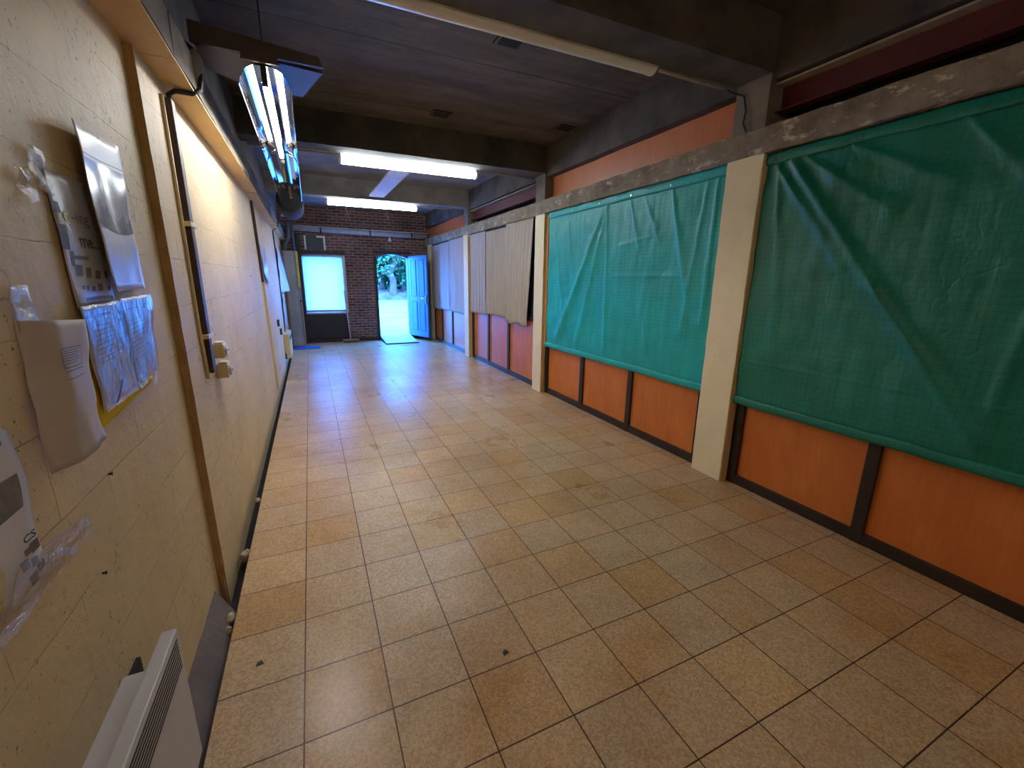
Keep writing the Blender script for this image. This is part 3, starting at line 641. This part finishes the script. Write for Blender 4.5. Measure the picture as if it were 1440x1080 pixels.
# ------------------------------------------------------------------ tarps
def seg_d(y, z, s):
    (y0, z0, y1, z1) = s[:4]; dx, dz = y1-y0, z1-z0; L2 = dx*dx+dz*dz
    t = max(-0.05, min(1.05, ((y-y0)*dx+(z-z0)*dz)/L2)); px, pz = y0+t*dx, z0+t*dz
    L = math.sqrt(L2); sd = ((y-y0)*dz-(z-z0)*dx)/L
    return math.hypot(y-px, z-pz), sd, t
def tarp(name, y0, y1, ztop, zbot, m, folds, x, label, sag=0.0, seed=0, toph=0.05):
    t = thing(name, (x, (y0+y1)/2, zbot), label, 'tarp', 'green tarps on the right wall')
    def h(y, z):
        v = 0.0
        for s in folds:
            d, sd, tt = seg_d(y, z, s); wd = s[5]*(0.45+0.9*tt if len(s) < 7 else 1)
            if d < wd*3.2: v += 0.6*s[4]*math.exp(-(d/wd)**2)*(0.6+0.4*math.tanh(sd/wd*2.5))
        v += 0.006*noise.noise(Vector((y*1.6+seed, z*1.2, 1.7))) + 0.0045*noise.noise(Vector((y*5+seed, z*2.2, 4.0))) + 0.008*abs(noise.noise(Vector((y*9+seed, z*1.6, 2.0)))) + 0.012*abs(noise.noise(Vector((y*2.2+z*1.3, z*2.4-y*1.0, 11.0+seed)))) + 0.007*abs(noise.noise(Vector((y*3+z*2.5, z*5-y*1.5, 7.0+seed))))
        return v
    def fn(u, v):
        y = y0+(y1-y0)*u; zt = ztop - sag*math.sin(math.pi*u) + 0.006*noise.noise(Vector((y*4, seed, 0))); z = zbot+(zt-zbot)*v
        z += (0.008*noise.noise(Vector((y*3, seed+3, 0))))*(1-v)
        return (x - 0.012 - h(y, z)*min(1, 8*v+0.2)*min(1, 9*(1-v)+0.15), y + 0.006*noise.noise(Vector((z*3, seed, u))), z)
    MB().grid(190, 130, fn).build('sheet', m, t, smooth=True, solid=0.0015)
    # rolled hem at the bottom and folded band at the top
    def hem(u, v):
        y = y0-0.01+(y1-y0+0.02)*u; a = 2*math.pi*v
        wob = 0.005*noise.noise(Vector((y*6, seed, 0)))
        return (x-0.022+0.012*math.cos(a), y, zbot-0.012+0.006*noise.noise(Vector((y*3, seed+3, 0)))+wob+0.032*math.sin(a))
    MB().grid(120, 12, hem).build('bottom_hem', m, t, smooth=True)
    def top(u, v):
        y = y0+(y1-y0)*u
        return (x-0.024-0.006*math.sin(math.pi*v)+0.005*noise.noise(Vector((y*5, v*2, seed))), y, ztop-toph+(toph+0.015)*v+0.008*noise.noise(Vector((y*3, seed, v))))
    MB().grid(120, 6, top).build('top_fold', m, t, smooth=True, solid=0.002)
    for i in range(6):
        yy = y0+0.06+(y1-y0-0.12)*i/5
        MB().tube([(x-0.03, yy, ztop-0.03), (x-0.036, yy, ztop-0.03)], 0.007, 10).build('staple', 'nickel', t)
    return t
FB = [(2.58, 2.34, 3.50, 0.85, 0.050, 0.075), (2.56, 2.33, 2.50, 0.80, 0.026, 0.05), (2.56, 2.32, 3.05, 0.85, 0.022, 0.06), (1.66, 2.30, 1.44, 1.55, 0.035, 0.05), (1.30, 2.32, 1.42, 1.2, 0.028, 0.045),
      (1.20, 2.32, 1.22, 1.3, 0.03, 0.035), (3.60, 2.1, 3.28, 0.80, 0.016, 0.05), (2.35, 1.60, 1.55, 1.60, 0.010, 0.02, 0), (2.2, 2.3, 2.05, 1.9, 0.022, 0.035), (2.0, 2.3, 1.80, 1.95, 0.02, 0.035), (3.3, 2.2, 3.2, 1.6, 0.012, 0.04), (2.9, 2.2, 2.6, 1.95, 0.012, 0.03), (1.9, 1.2, 1.8, 0.8, 0.012, 0.03), (2.3, 1.9, 1.9, 1.95, 0.010, 0.015, 0)]
tarp('tarpaulin', 1.10, 3.765, 2.385, 0.715, 'teal_tarpaulin', FB, 3.058, 'teal green tarp hung between the two nearest cream pillars', 0.012, 1, 0.06)
FA = [(0.74, 2.31, 0.30, 1.70, 0.050, 0.05), (0.62, 2.28, -0.42, 0.85, 0.055, 0.07), (0.56, 2.32, 0.10, 1.95, 0.03, 0.045), (0.28, 2.31, -0.14, 2.05, 0.03, 0.045), (0.44, 2.0, -0.6, 2.0, 0.010, 0.018, 0), (0.03, 1.50, -0.52, 0.76, 0.035, 0.06),
      (0.86, 0.985, -0.5, 0.985, 0.006, 0.015, 0), (-0.55, 1.4, -0.48, 0.8, 0.025, 0.05), (-0.2, 2.3, -0.6, 1.8, 0.025, 0.05), (0.72, 2.25, 0.6, 1.1, 0.02, 0.05), (-0.9, 2.3, -0.8, 0.8, 0.03, 0.06), (-1.4, 2.3, -1.2, 0.8, 0.03, 0.06)]
tarp('tarpaulin', -1.80, 0.815, 2.375, 0.70, 'bottle_green_tarpaulin', FA, 3.055, 'darker green tarp right of the nearest cream pillar', 0.0, 5, 0.05)

# ------------------------------------------------------------------ curtains
def curtain(y0, y1, zt, zb, m, label, folds=7, amp=0.012, seed=0, skew=0.0, x=3.045, ragged=0.01):
    def fn(u, v):
        y = y0+(y1-y0)*u; z = zt+(zb-zt)*v + ragged*noise.noise(Vector((y*4, seed, 0)))*v
        f = amp*math.sin(u*folds*2*math.pi + 0.8*noise.noise(Vector((u*3, v*1.2, seed)))*3)*(0.35+0.65*v)
        return (x-f-0.008*noise.noise(Vector((u*6, v*3, seed))), y+skew*v*(1-u), z)
    o = MB().grid(70, 40, fn).build('curtain', m, smooth=True, solid=0.0015)
    return tag(o, label, 'curtain', 'cloth sheets pinned over the far windows')
curtain(4.20, 5.13, 2.405, 0.885, 'beige_curtain', 'beige cloth curtain beside the second cream pillar, the longest one', 8, 0.014, 1, 0.16, x=3.035, ragged=0.04)
curtain(5.155, 6.02, 2.37, 0.955, 'beige_curtain', 'pleated beige cloth curtain in the middle of its bay', 9, 0.013, 2)
curtain(6.04, 6.86, 2.395, 0.925, 'lavender_curtain', 'grey lavender curtain touching the third cream pillar on its near side', 5, 0.010, 3)
curtain(7.18, 8.26, 2.40, 0.845, 'lavender_curtain', 'smooth lavender curtain just beyond the third cream pillar', 2, 0.006, 4)
curtain(8.28, 9.12, 2.38, 0.85, 'lavender_curtain', 'smooth lavender curtain in the middle of the last bay', 2, 0.006, 5)
curtain(9.14, 9.80, 2.37, 0.83, 'lavender_curtain', 'narrow lavender curtain next to the open blue door', 3, 0.006, 6)

# ------------------------------------------------------------------ left wall services
def duct(pts_top, y_w, label, name='cable_duct', m='brown_duct', d=0.028, xw=XW):
    (ya, za), (yb, zb) = pts_top; hw = y_w/2; b = MB(); n0 = 0
    b.v = [(xw+dx, y+s*hw, z) for (y, z) in ((ya, za), (yb, zb)) for s in (-1, 1) for dx in (0, d)]
    b.f = [(0, 1, 3, 2), (4, 6, 7, 5), (0, 4, 5, 1), (2, 3, 7, 6), (1, 5, 7, 3), (0, 2, 6, 4)]
    o = b.build(name, m, bevel=0.004, loc=(xw, ya, zb)); return tag(o, label, 'cable duct')
cd = duct(((1.335, 2.34), (1.325, 1.07)), 0.062, 'dark brown vertical cable duct above the wall sockets')
for z in (1.80, 1.26): MB().box(XW, XW+0.034, 1.27, 1.40, z-0.011, z+0.011).build('clip', 'cream_plastic', cd, bevel=0.003)
tag(MB().tube([(XW+0.006, 1.245, 2.33), (XW+0.006, 1.24, 1.8), (XW+0.006, 1.235, 1.30), (XW+0.007, 1.26, 1.05)], 0.008, 8).build('conduit', 'cream_plastic', smooth=True), 'thin cream conduit left of the first brown cable duct', 'conduit')
def socket(y, z, label):
    t = thing('power_socket', (XW, y, z), label, 'socket', 'cream wall sockets under the cable duct')
    cs = MB().box(XW, XW+0.055, y-0.045, y+0.045, z-0.04, z+0.04).build('case', 'cream_plastic', t, bevel=0.006)
    MB().tube([(XW+0.055, y, z), (XW+0.066, y, z)], 0.030, 20).build('outlet_rim', 'white_plastic', cs)
    MB().tube([(XW+0.0665, y-0.012, z), (XW+0.068, y-0.012, z)], 0.004, 8).tube([(XW+0.0665, y+0.012, z), (XW+0.068, y+0.012, z)], 0.004, 8).build('outlet_holes', 'black_slot', cs)
    MB().box(XW+0.010, XW+0.05, y-0.04, y+0.04, z+0.04, z+0.05).build('cover', 'white_plastic', t, bevel=0.003)
socket(1.52, 1.155, 'upper cream wall socket beside the brown cable duct')
socket(1.56, 1.035, 'lower cream wall socket at the foot of the brown cable duct')
tag(MB().tube([(-0.30, 1.50, 2.66), (-0.235, 1.47, 2.60), (-0.225, 1.43, 2.50), (-0.23, 1.40, 2.42), (-0.26, 1.36, 2.385), (-0.32, 1.34, 2.38), (-0.345, 1.335, 2.36), (XW+0.016, 1.335, 2.30)], 0.011, 10).build('cable', 'black_rubber', smooth=True), 'thick dark cable curling over the left header down to the first duct', 'cable')
tag(MB().tube([(-0.24, 1.44, 2.60), (-0.235, 1.435, 2.56), (-0.238, 1.43, 2.45)], [0.010, 0.026, 0.020], 12).build('cable_gland', 'grey_pipe', smooth=True), 'small grey cable gland on the left header', 'gland')
duct(((4.50, 2.38), (4.72, 1.50)), 0.07, 'brown cable duct by the pinned papers further along the left wall')
duct(((4.75, 1.50), (5.0, 0.12)), 0.06, 'cream painted cable duct below the brown one by the pinned papers', m='cream_plastic')
cd3 = tag(MB().tube([(-0.25, 7.6, 2.55), (-0.26, 7.6, 2.42), (XW+0.012, 7.65, 2.36), (XW+0.012, 7.9, 1.5), (XW+0.012, 7.9, 0.6), (XW+0.012, 7.5, 0.45), (XW+0.012, 7.3, 0.12)], 0.010, 8).build('cable', 'black_rubber', smooth=True), 'black cable down to the box at the far end of the left wall', 'cable')
t = thing('panel_heater', (XW, 7.6, 0.1), 'slim cream wall box low on the left wall near the far corner', 'heater')
MB().box(XW, XW+0.10, 7.35, 8.15, 0.12, 0.56).build('case', 'cream_plastic', t, bevel=0.008)
MB().box(XW+0.10, XW+0.104, 7.42, 8.08, 0.44, 0.50).build('grille', 'black_slot', t)
for z, y, l in ((0.86, 6.35, 'small black switch above the low switch near the far wall box'), (0.68, 6.75, 'small black switch nearest the far wall box')):
    s_ = tag(MB().box(XW, XW+0.03, y-0.05, y+0.05, z-0.05, z+0.05).build('light_switch', 'black_rubber', bevel=0.005, loc=(XW, y, z)), l, 'switch', 'black switches on the left wall')
    MB().box(XW+0.03, XW+0.036, y-0.02, y+0.02, z-0.03, z+0.03).build('rocker', 'white_plastic', s_, bevel=0.002)

# near wall heater (white convector)
t = thing('convector_heater', (XN, -0.5, 0.12), 'white convector heater low on the near left wall', 'heater')
MB().prism([(-0.315, 0.12), (-0.275, 0.12), (-0.275, 0.575), (-0.312, 0.575)], 1, -1.10, 0.012).build('body', 'white_enamel', t, bevel=0.004)
MB().box(-0.385, -0.315, -1.0, -0.055, 0.17, 0.52).build('back_box', 'white_enamel', t, bevel=0.004)
gr = MB().box(-0.2755, -0.2735, -1.07, -0.008, 0.455, 0.562).build('grille', 'white_enamel', t)
for i in range(8):
    z = 0.464+i*0.0125
    MB().box(-0.2738, -0.2728, -1.05, -0.012, z, z+0.0062).build('slot', 'black_slot', gr)
MB().box(-0.385, -0.375, -0.055, 0.03, 0.45, 0.50).build('bracket', 'dark_metal', t)

# ------------------------------------------------------------------ papers
def sheet(name, cr, m, label=None, cat='paper', parent=None, x=XN+0.004, curl=0.0, curlv=0.0, bow=0.0, nu=14, nv=18, wave=0.004, seed=0, group=None, lift=None, solid=0.0006):
    """cr: top-left, top-right, bottom-right, bottom-left as (y, z)"""
    (a, b_, c, d) = cr
    def off(u, v):
        o = x + curl*(1-u)**2 + curlv*v**2 + bow*math.sin(math.pi*u) + wave*noise.noise(Vector((u*3+seed, v*3, seed)))
        if lift: o += lift(u, v)
        return o
    def fn(u, v):
        y = (a[0]*(1-u)+b_[0]*u)*(1-v)+(d[0]*(1-u)+c[0]*u)*v; z = (a[1]*(1-u)+b_[1]*u)*(1-v)+(d[1]*(1-u)+c[1]*u)*v
        return (off(u, v), y, z)
    g = MB().grid(nu, nv, fn)
    o = g.build(name, m, parent, smooth=True, solid=solid, loc=None if parent is not None else (x, (a[0]+b_[0])/2, (a[1]+d[1])/2))
    if parent is None: tag(o, label, cat, group)
    return o, fn
def patch(fn, u0, u1, v0, v1, m, parent, name='print', nu=6, nv=6, up=0.0012, cells=None, slant=0):
    """printed areas that follow the sheet"""
    b = MB()
    for (a0, a1, b0, b1) in (cells or [(u0, u1, v0, v1)]):
        def f2(u, v):
            p = fn(a0+(a1-a0)*u+slant*v, b0+(b1-b0)*v); return (p[0]+up, p[1], p[2])
        b.grid(nu, nv, f2)
    return b.build(name, m, parent, smooth=True)
def lines(n, u0, u1, v0, v1, h=0.35, rd=None):
    rd = rd or random.Random(3); out = []
    for i in range(n):
        v = v0+(v1-v0)*i/n; out.append((u0, u0+(u1-u0)*rd.uniform(0.7, 1), v, v+(v1-v0)/n*h))
    return out
def glyphs(txt, fn, u, v, size, m, parent, name='lettering', bold=0.0, rot=0, up=0.0018):
    cu = bpy.data.curves.new(name, 'FONT'); cu.body = txt; cu.size = 1.0; cu.resolution_u = 2; cu.offset = bold
    tmp = bpy.data.objects.new(name, cu); C.objects.link(tmp)
    dg = bpy.context.evaluated_depsgraph_get(); me = bpy.data.meshes.new_from_object(tmp.evaluated_get(dg))
    vs = [tuple(q.co) for q in me.vertices]; fs = [tuple(p.vertices) for p in me.polygons]
    bpy.data.objects.remove(tmp)
    b = MB(); c, s = math.cos(rot), math.sin(rot)
    for (x_, y_, _) in vs:
        x2, y2 = x_*c-y_*s, x_*s+y_*c
        p = fn(u + x2*size[0], v - y2*size[1]); b.v.append((p[0]+up, p[1], p[2]))
    b.f = fs; return b.build(name, m, parent)
# calendar (glossy, mountain picture on top)
cal, f = sheet('calendar', ((0.262, 1.945), (0.640, 1.970), (0.612, 1.515), (0.300, 1.512)), 'paper_gloss', 'glossy wall calendar with a grey mountain picture, highest sheet on the near left wall', 'calendar', x=XN+0.012, curl=0.020, curlv=0.010, wave=0.007, seed=2)
patch(f, 0.0, 0.99, 0.17, 0.60, 'mountain_print', cal, 'mountain_picture', 2, 4, cells=[(0.02+0.04*i, 0.0605+0.04*i, 0.40+0.13*(i/24)**0.6+0.025*math.sin(i*1.3), 0.575+0.05*math.sin(i/24*2.6)) for i in range(24)])
patch(f, 0, 0, 0, 0, 'sky_print', cal, 'sky_picture', 12, 12, cells=[(0.02, 0.98, 0.19, 0.60)], up=0.0006)
patch(f, 0, 0, 0, 0, 'ink_grey', cal, 'crease_line', cells=[(0.02, 0.98, 0.165, 0.172)])
patch(f, 0, 0, 0, 0, 'ink_dark', cal, 'hanging_hole', cells=[(0.47, 0.53, 0.018, 0.028)])
# poster of tools
pb, f = sheet('tool_poster', ((0.125, 1.80), (0.325, 1.80), (0.372, 1.475), (0.130, 1.475)), 'paper_gloss', 'narrow poster with small grey tool pictures taped beside the calendar', 'poster', x=XN+0.006, wave=0.008, curlv=0.004, seed=5)
patch(f, 0, 0, 0, 0, 'ink_dark', pb, 'dark_squares', cells=[(0.0, 0.13, 0.22, 0.30), (0.0, 0.14, 0.38, 0.56)])
glyphs('e', f, 0.14, 0.36, (0.40, 0.17), 'ink_yellow', pb, bold=0.02)
glyphs('-ing', f, 0.40, 0.34, (0.30, 0.13), 'ink_grey', pb)
glyphs('me...', f, 0.40, 0.53, (0.30, 0.16), 'ink_dark', pb, bold=0.012)
patch(f, 0, 0, 0, 0, 'ink_grey', pb, 'tool_drawing', cells=[(0.14, 0.20, 0.57, 0.68), (0.2, 0.55, 0.60, 0.63)])
patch(f, 0, 0, 0, 0, 'ink_grey', pb, 'tool_pictures', slant=-0.03, cells=[(0.20, 0.36, 0.67, 0.76), (0.45, 0.58, 0.69, 0.77), (0.68, 0.80, 0.71, 0.78), (0.90, 0.98, 0.71, 0.77), (0.22, 0.29, 0.83, 0.86), (0.34, 0.42, 0.83, 0.87), (0.50, 0.60, 0.84, 0.88), (0.68, 0.78, 0.82, 0.88), (0.88, 0.97, 0.84, 0.88)])
patch(f, 0, 0, 0, 0, 'ink_grey', pb, 'caption_row', cells=[(0.20+0.07*i, 0.24+0.07*i, 0.925, 0.955) for i in range(11)] + [(0.15, 0.98, 0.985, 0.99)])
# two sheets in plastic sleeves
pc, f = sheet('sleeved_sheet', ((0.118, 1.478), (0.352, 1.484), (0.372, 1.215), (0.125, 1.205)), 'paper_white', 'left one of two sheets in shiny plastic sleeves under the poster', 'paper', x=XN+0.018, wave=0.006, seed=8, group='sheets in plastic sleeves')
patch(f, 0, 0, 0, 0, 'ink_grey', pc, 'print', cells=[(0.06, 0.7, 0.09, 0.115), (0.06, 0.85, 0.03, 0.035)] + lines(9, 0.15, 0.8, 0.2, 0.6, 0.15))
sheet('plastic_sleeve', ((0.113, 1.48), (0.356, 1.486), (0.377, 1.21), (0.122, 1.20)), 'plastic_sleeve', parent=pc, x=XN+0.025, wave=0.006, seed=9)
yf, _ = sheet('yellow_folder', ((0.095, 1.36), (0.60, 1.36), (0.572, 1.195), (0.100, 1.155)), 'yellow_folder', 'yellow folder showing under the two plastic sleeves', 'folder', x=XN+0.007, wave=0.001, seed=77)
patch(f, 0, 0, 0, 0, 'ink_dark', pc, 'pen_drawing', up=0.011, slant=-0.25, cells=[(0.45, 0.52, 0.80, 0.98)])
pd, f = sheet('sleeved_sheet', ((0.362, 1.487), (0.622, 1.492), (0.572, 1.235), (0.376, 1.212)), 'paper_white', 'right one of two sheets in shiny plastic sleeves, below the calendar', 'paper', x=XN+0.020, wave=0.007, seed=12, group='sheets in plastic sleeves')
patch(f, 0, 0, 0, 0, 'ink_grey', pd, 'print', cells=lines(10, 0.12, 0.8, 0.25, 0.75, 0.12) + [(0.1, 0.6, 0.12, 0.13)])
patch(f, 0, 0, 0, 0, 'ink_dark', pd, 'stamp', cells=[(0.76, 0.88, 0.10, 0.16)])
sheet('plastic_sleeve', ((0.358, 1.49), (0.628, 1.495), (0.577, 1.23), (0.372, 1.207)), 'plastic_sleeve', parent=pd, x=XN+0.027, wave=0.007, seed=13)
# loose sheet hanging off the wall
pe, f = sheet('loose_sheet', ((-0.125, 1.466), (0.098, 1.450), (-0.012, 1.172), (-0.165, 1.150)), 'paper_warm', 'loose white sheet hanging away from the wall under crumpled tape', 'paper', x=XN+0.006, curlv=0.012, wave=0.010, seed=21, lift=lambda u, v: 0.024*min(1, u*3.2)**1.5+0.010*math.sin(u*3.1)+0.02*u*v*v)
patch(f, 0, 0, 0, 0, 'ink_grey', pe, 'stamp_box', cells=[(0.32, 0.72, 0.20, 0.207), (0.32, 0.72, 0.34, 0.347), (0.32, 0.335, 0.2, 0.34), (0.71, 0.72, 0.2, 0.34), (0.32, 0.72, 0.365, 0.372), (0.32, 0.72, 0.42, 0.427)] + lines(6, 0.36, 0.68, 0.22, 0.33, 0.3))
0 and sheet('card_sheet', ((-0.262, 1.476), (-0.110, 1.474), (-0.135, 1.050), (-0.26, 1.10)), 'card_tan', 'tan card behind the loose white sheet', 'card', x=XN+0.006, wave=0.006, seed=31)
# leaflet at the picture's left edge
pf, f = sheet('photo_leaflet', ((-0.52, 1.372), (-0.222, 1.362), (-0.236, 0.965), (-0.53, 0.95)), 'paper_white', 'white leaflet with dark photographs at the left edge of the picture', 'leaflet', x=XN+0.005, wave=0.010, seed=41)
patch(f, 0, 0, 0, 0, 'ink_photo', pf, 'photograph', cells=[(0.2, 0.90, 0.15, 0.28), (0.2, 0.93, 0.43, 0.60)])
patch(f, 0, 0, 0, 0, 'ink_photo_brown', pf, 'small_photographs', cells=[(0.90, 0.99, 0.79, 0.84), (0.86, 0.93, 0.855, 0.90), (0.90, 0.99, 0.905, 0.95), (0.78, 0.85, 0.84, 0.885), (0.80, 0.88, 0.92, 0.97), (0.84, 0.9, 0.80, 0.83)])
glyphs('CS', f, 0.86, 0.775, (0.11, 0.05), 'ink_dark', pf, bold=0.02)
# tape
def tape(cr, label, seed, n=10, amp=0.02):
    o, _ = sheet('clear_tape', cr, 'clear_tape', label, 'tape', x=XN+0.008, wave=amp*0.35, seed=seed, nu=n, nv=n, group='strips of clear tape'); return o
tape(((0.055, 1.835), (0.135, 1.84), (0.150, 1.74), (0.085, 1.745)), 'crumpled clear tape above the tool poster', 51, 12, 0.03)
tape(((0.00, 1.775), (0.05, 1.785), (0.075, 1.72), (0.02, 1.70)), 'crumpled clear tape left of the tool poster', 52, 12, 0.03)
tape(((-0.120, 1.535), (-0.055, 1.535), (-0.05, 1.44), (-0.125, 1.44)), 'clear tape holding the loose sheet', 53, 10, 0.02)
tape(((-0.30, 1.03), (-0.04, 0.995), (-0.045, 0.945), (-0.42, 0.93)), 'wide wrinkled tape across the foot of the leaflet', 54, 14, 0.02)
tape(((0.575, 1.26), (0.615, 1.26), (0.60, 1.17), (0.56, 1.18)), 'clear tape at the corner of the right sleeve', 55, 8, 0.01)
# papers further along
sheet('pinned_paper', ((4.95, 1.95), (5.70, 1.95), (5.50, 1.47), (4.90, 1.56)), 'paper_gloss', 'glossy paper pinned by the second brown duct', 'paper', x=XW+0.006, curlv=0.03, wave=0.02, seed=61)
sheet('pinned_paper', ((8.0, 2.10), (9.0, 2.10), (9.1, 1.28), (8.0, 1.28)), 'paper_white', 'white sheet curling off the wall near the far left corner', 'paper', x=XW+0.02, lift=lambda u, v: 0.10*v*u, wave=0.02, seed=62)
sheet('pinned_paper', ((8.02, 1.25), (8.8, 1.25), (8.75, 0.60), (8.05, 0.60)), 'paper_gloss', 'pale sheet hanging below the curling sheet in the far corner', 'paper', x=XW+0.02, wave=0.02, seed=63)
for y, z, l in ((3.65, 1.57, 'upper small nail with a scratch on the cream wall'), (0.115, 1.03, 'dark nail head below the loose sheet'), (-0.03, 0.82, 'nail above the white heater')):
    xx = XW if y > 0.95 else XN
    tag(MB().tube([(xx-0.001, y, z), (xx+0.006, y, z), (xx+0.008, y, z)], [0.003, 0.003, 0.006], 8).build('nail', 'dark_metal', smooth=True), l, 'nail', 'nails in the left wall')

# ------------------------------------------------------------------ far end things
t = thing('boiler_cabinet', (-0.19, 9.8, 0), 'tall grey metal boiler cabinet in the far left corner', 'boiler')
pts = [(-0.35, 9.62), (-0.30, 9.56), (-0.12, 9.56), (-0.045, 9.64), (-0.045, 10.12), (-0.35, 10.12)]
MB().prism(pts, 2, 0.02, 2.13).build('cabinet', 'boiler_grey', t, bevel=0.01)
MB().box(-0.052, -0.03, 9.60, 9.66, 0.04, 2.1).build('edge_strip', 'boiler_edge', t)
MB().box(-0.075, -0.028, 9.575, 9.60, 1.35, 2.12).build('yellow_strip', 'yellow_stripe', t)
MB().tube([(-0.06, 9.55, 1.05), (-0.06, 9.50, 1.05), (-0.03, 9.48, 1.05)], 0.014, 8).build('valve', 'dark_metal', t)
t = thing('flue_pipe', (-0.25, 9.8, 2.13), 'bent grey flue pipe rising from the boiler cabinet', 'pipe', 'pipes above the boiler')
MB().tube([(-0.27, 9.75, 2.10), (-0.27, 9.75, 2.25), (-0.24, 9.75, 2.32), (-0.19, 9.75, 2.38), (-0.17, 9.75, 2.46), (-0.17, 9.75, 2.75)], 0.045, 14).build('pipe', 'dark_pipe', t, smooth=True)
MB().tube([(-0.17, 9.75, 2.46), (-0.17, 9.75, 2.50)], 0.055, 14).build('collar', 'dark_pipe', t)
t = thing('flue_pipe', (-0.10, 9.8, 2.13), 'straight grey pipe beside the bent flue pipe', 'pipe', 'pipes above the boiler')
MB().tube([(-0.09, 9.8, 2.10), (-0.09, 9.8, 2.75)], 0.03, 12).build('pipe', 'dark_pipe', t, smooth=True)
MB().tube([(-0.09, 9.8, 2.40), (-0.09, 9.8, 2.44)], 0.04, 12).build('collar', 'dark_pipe', t)
t = thing('overhead_pipe', (1.4, 10.02, 2.64), 'long pale pipe crossing the brick wall above window and door', 'pipe')
MB().tube([(-0.33, 10.04, 2.655), (1.4, 10.04, 2.63), (2.99, 10.04, 2.61)], 0.058, 16).build('pipe', 'grey_pipe', t, smooth=True)
for x in (0.5, 1.6, 2.6): MB().box(x-0.015, x+0.015, 9.97, YF, 2.57, 2.70).build('clamp', 'dark_metal', t)
MB().tube([(-0.33, 9.94, 2.71), (0.2, 9.94, 2.70), (3.0, 9.96, 2.68)], 0.012, 8).build('thin_wire', 'grey_pipe', t)
tag(MB().prism([(2.04, 2.47), (2.12, 2.47), (2.10, 2.56), (2.07, 2.59)], 1, YF-0.05, YF-0.01).build('white_fitting', 'white_enamel'), 'small white fitting on the bricks under the long pipe', 'fitting')
for x, z, l in ((1.05, 3.0, 'thin wire hook left, hanging below the ceiling at the far end'), (1.93, 2.98, 'thin wire hook right, hanging below the ceiling at the far end')):
    tag(MB().tube([(x, 9.6, 3.2), (x+0.01, 9.6, 3.05), (x+0.03, 9.6, 2.98), (x+0.05, 9.6, 2.90)], 0.010, 6).build('wire_hook', 'grey_pipe', smooth=True), l, 'hook', 'wire hooks at the far end')
# blind
t = thing('roller_blind', (0.48, 10.15, 0.74), 'white roller blind glowing with daylight in the brick wall', 'blind')
MB().grid(30, 20, lambda u, v: (0.045+0.87*u, 10.168+0.006*math.sin(u*9+v*2), 2.06-1.27*v+0.012*math.sin(u*7)*v)).build('cloth', 'blind_cloth', t, smooth=True)
MB().tube([(0.045, 10.165, 2.065), (0.92, 10.165, 2.065)], 0.025, 14).build('roller', 'white_wood', t, smooth=True)
MB().box(0.05, 0.915, 10.155, 10.18, 0.755, 0.80).build('bottom_bar', 'white_wood', t, bevel=0.004)
# broom
t = thing('broom', (0.95, 10.0, 0.0), 'broom leaning on the wall between window and door', 'broom')
MB().tube([(0.965, 9.98, 0.06), (0.91, 10.12, 1.25)], 0.016, 10).build('stick', 'white_wood', t, smooth=True)
MB().box(0.78, 1.16, 9.93, 9.99, 0.045, 0.085).build('head', 'shoe_wood', t, bevel=0.006)
MB().box(0.79, 1.15, 9.935, 9.985, 0.0, 0.047).build('bristles', 'bristle', t)
tag(roughen(finebox(-0.30, 0.25, 9.18, 9.56, 0.0, 0.014, 0.05), 0.004, 6).build('floor_mat', 'blue_mat_fabric'), 'blue cloth mat on the floor in front of the boiler cabinet', 'mat')
t = thing('door_ramp', (2.1, 9.8, 0), 'pale board ramp with dark edge leading to the open door', 'ramp')
MB().prism([(9.28, 0.030), (YF-0.032, 0.095), (YF-0.032, 0.082), (9.28, 0.018)], 0, 1.73, 2.50).build('board', 'plywood', t)
MB().prism([(9.27, 0.0), (9.27, 0.022), (YF-0.032, 0.082), (YF-0.032, 0.0)], 0, 1.715, 1.735).box(1.715, 2.515, 9.262, 9.28, 0.0, 0.024).build('edge', 'dark_edge', t)
tag(MB().prism([(2.0, 8.97), (2.32, 9.0), (2.28, 9.06), (2.04, 9.04)], 2, 0.0, 0.004).build('debris_strip', 'dark_edge'), 'thin dark strip lying on the floor in front of the ramp', 'strip')
# rubble in the gap
rd = random.Random(9)
for i, (y, s, l) in enumerate(((1.30, 0.028, 'pale broken chunk stuck in the gap by the brown joint'), (0.78, 0.020, 'small pale stone in the gap just below the brown joint'), (0.70, 0.016, 'tiny stone nearest the grey fillet'), (2.0, 0.016, 'small stone in the gap under the wall sockets'))):
    b = MB(); cx, cz = -0.325, -0.02
    b.grid(10, 8, lambda u, v: tuple(Vector((cx, y, cz)) + Vector((math.cos(6.283*u)*math.sin(math.pi*v), 1.6*math.sin(6.283*u)*math.sin(math.pi*v), math.cos(math.pi*v)))*s*(1+0.35*noise.noise(Vector((u*4, v*4, i))))))
    tag(b.build('stone', 'rubble'), l, 'stone', 'stones in the floor gap')
for i, (x, y, l) in enumerate(((-0.10, 7.28, 'dark crumb on the floor far left'), (0.78, 0.05, 'dark crumb near the middle of the floor'), (-0.17, 0.42, 'small dark crumb near the left wall'))):
    tag(MB().prism([(x-.012, y-.01), (x+.014, y-.004), (x+.006, y+.014), (x-.010, y+.008)], 2, 0.0, 0.004).build('crumb', 'black_rubber'), l, 'crumb', 'crumbs on the floor')

for o in bpy.data.objects:
    if '_o' in o: del o['_o']
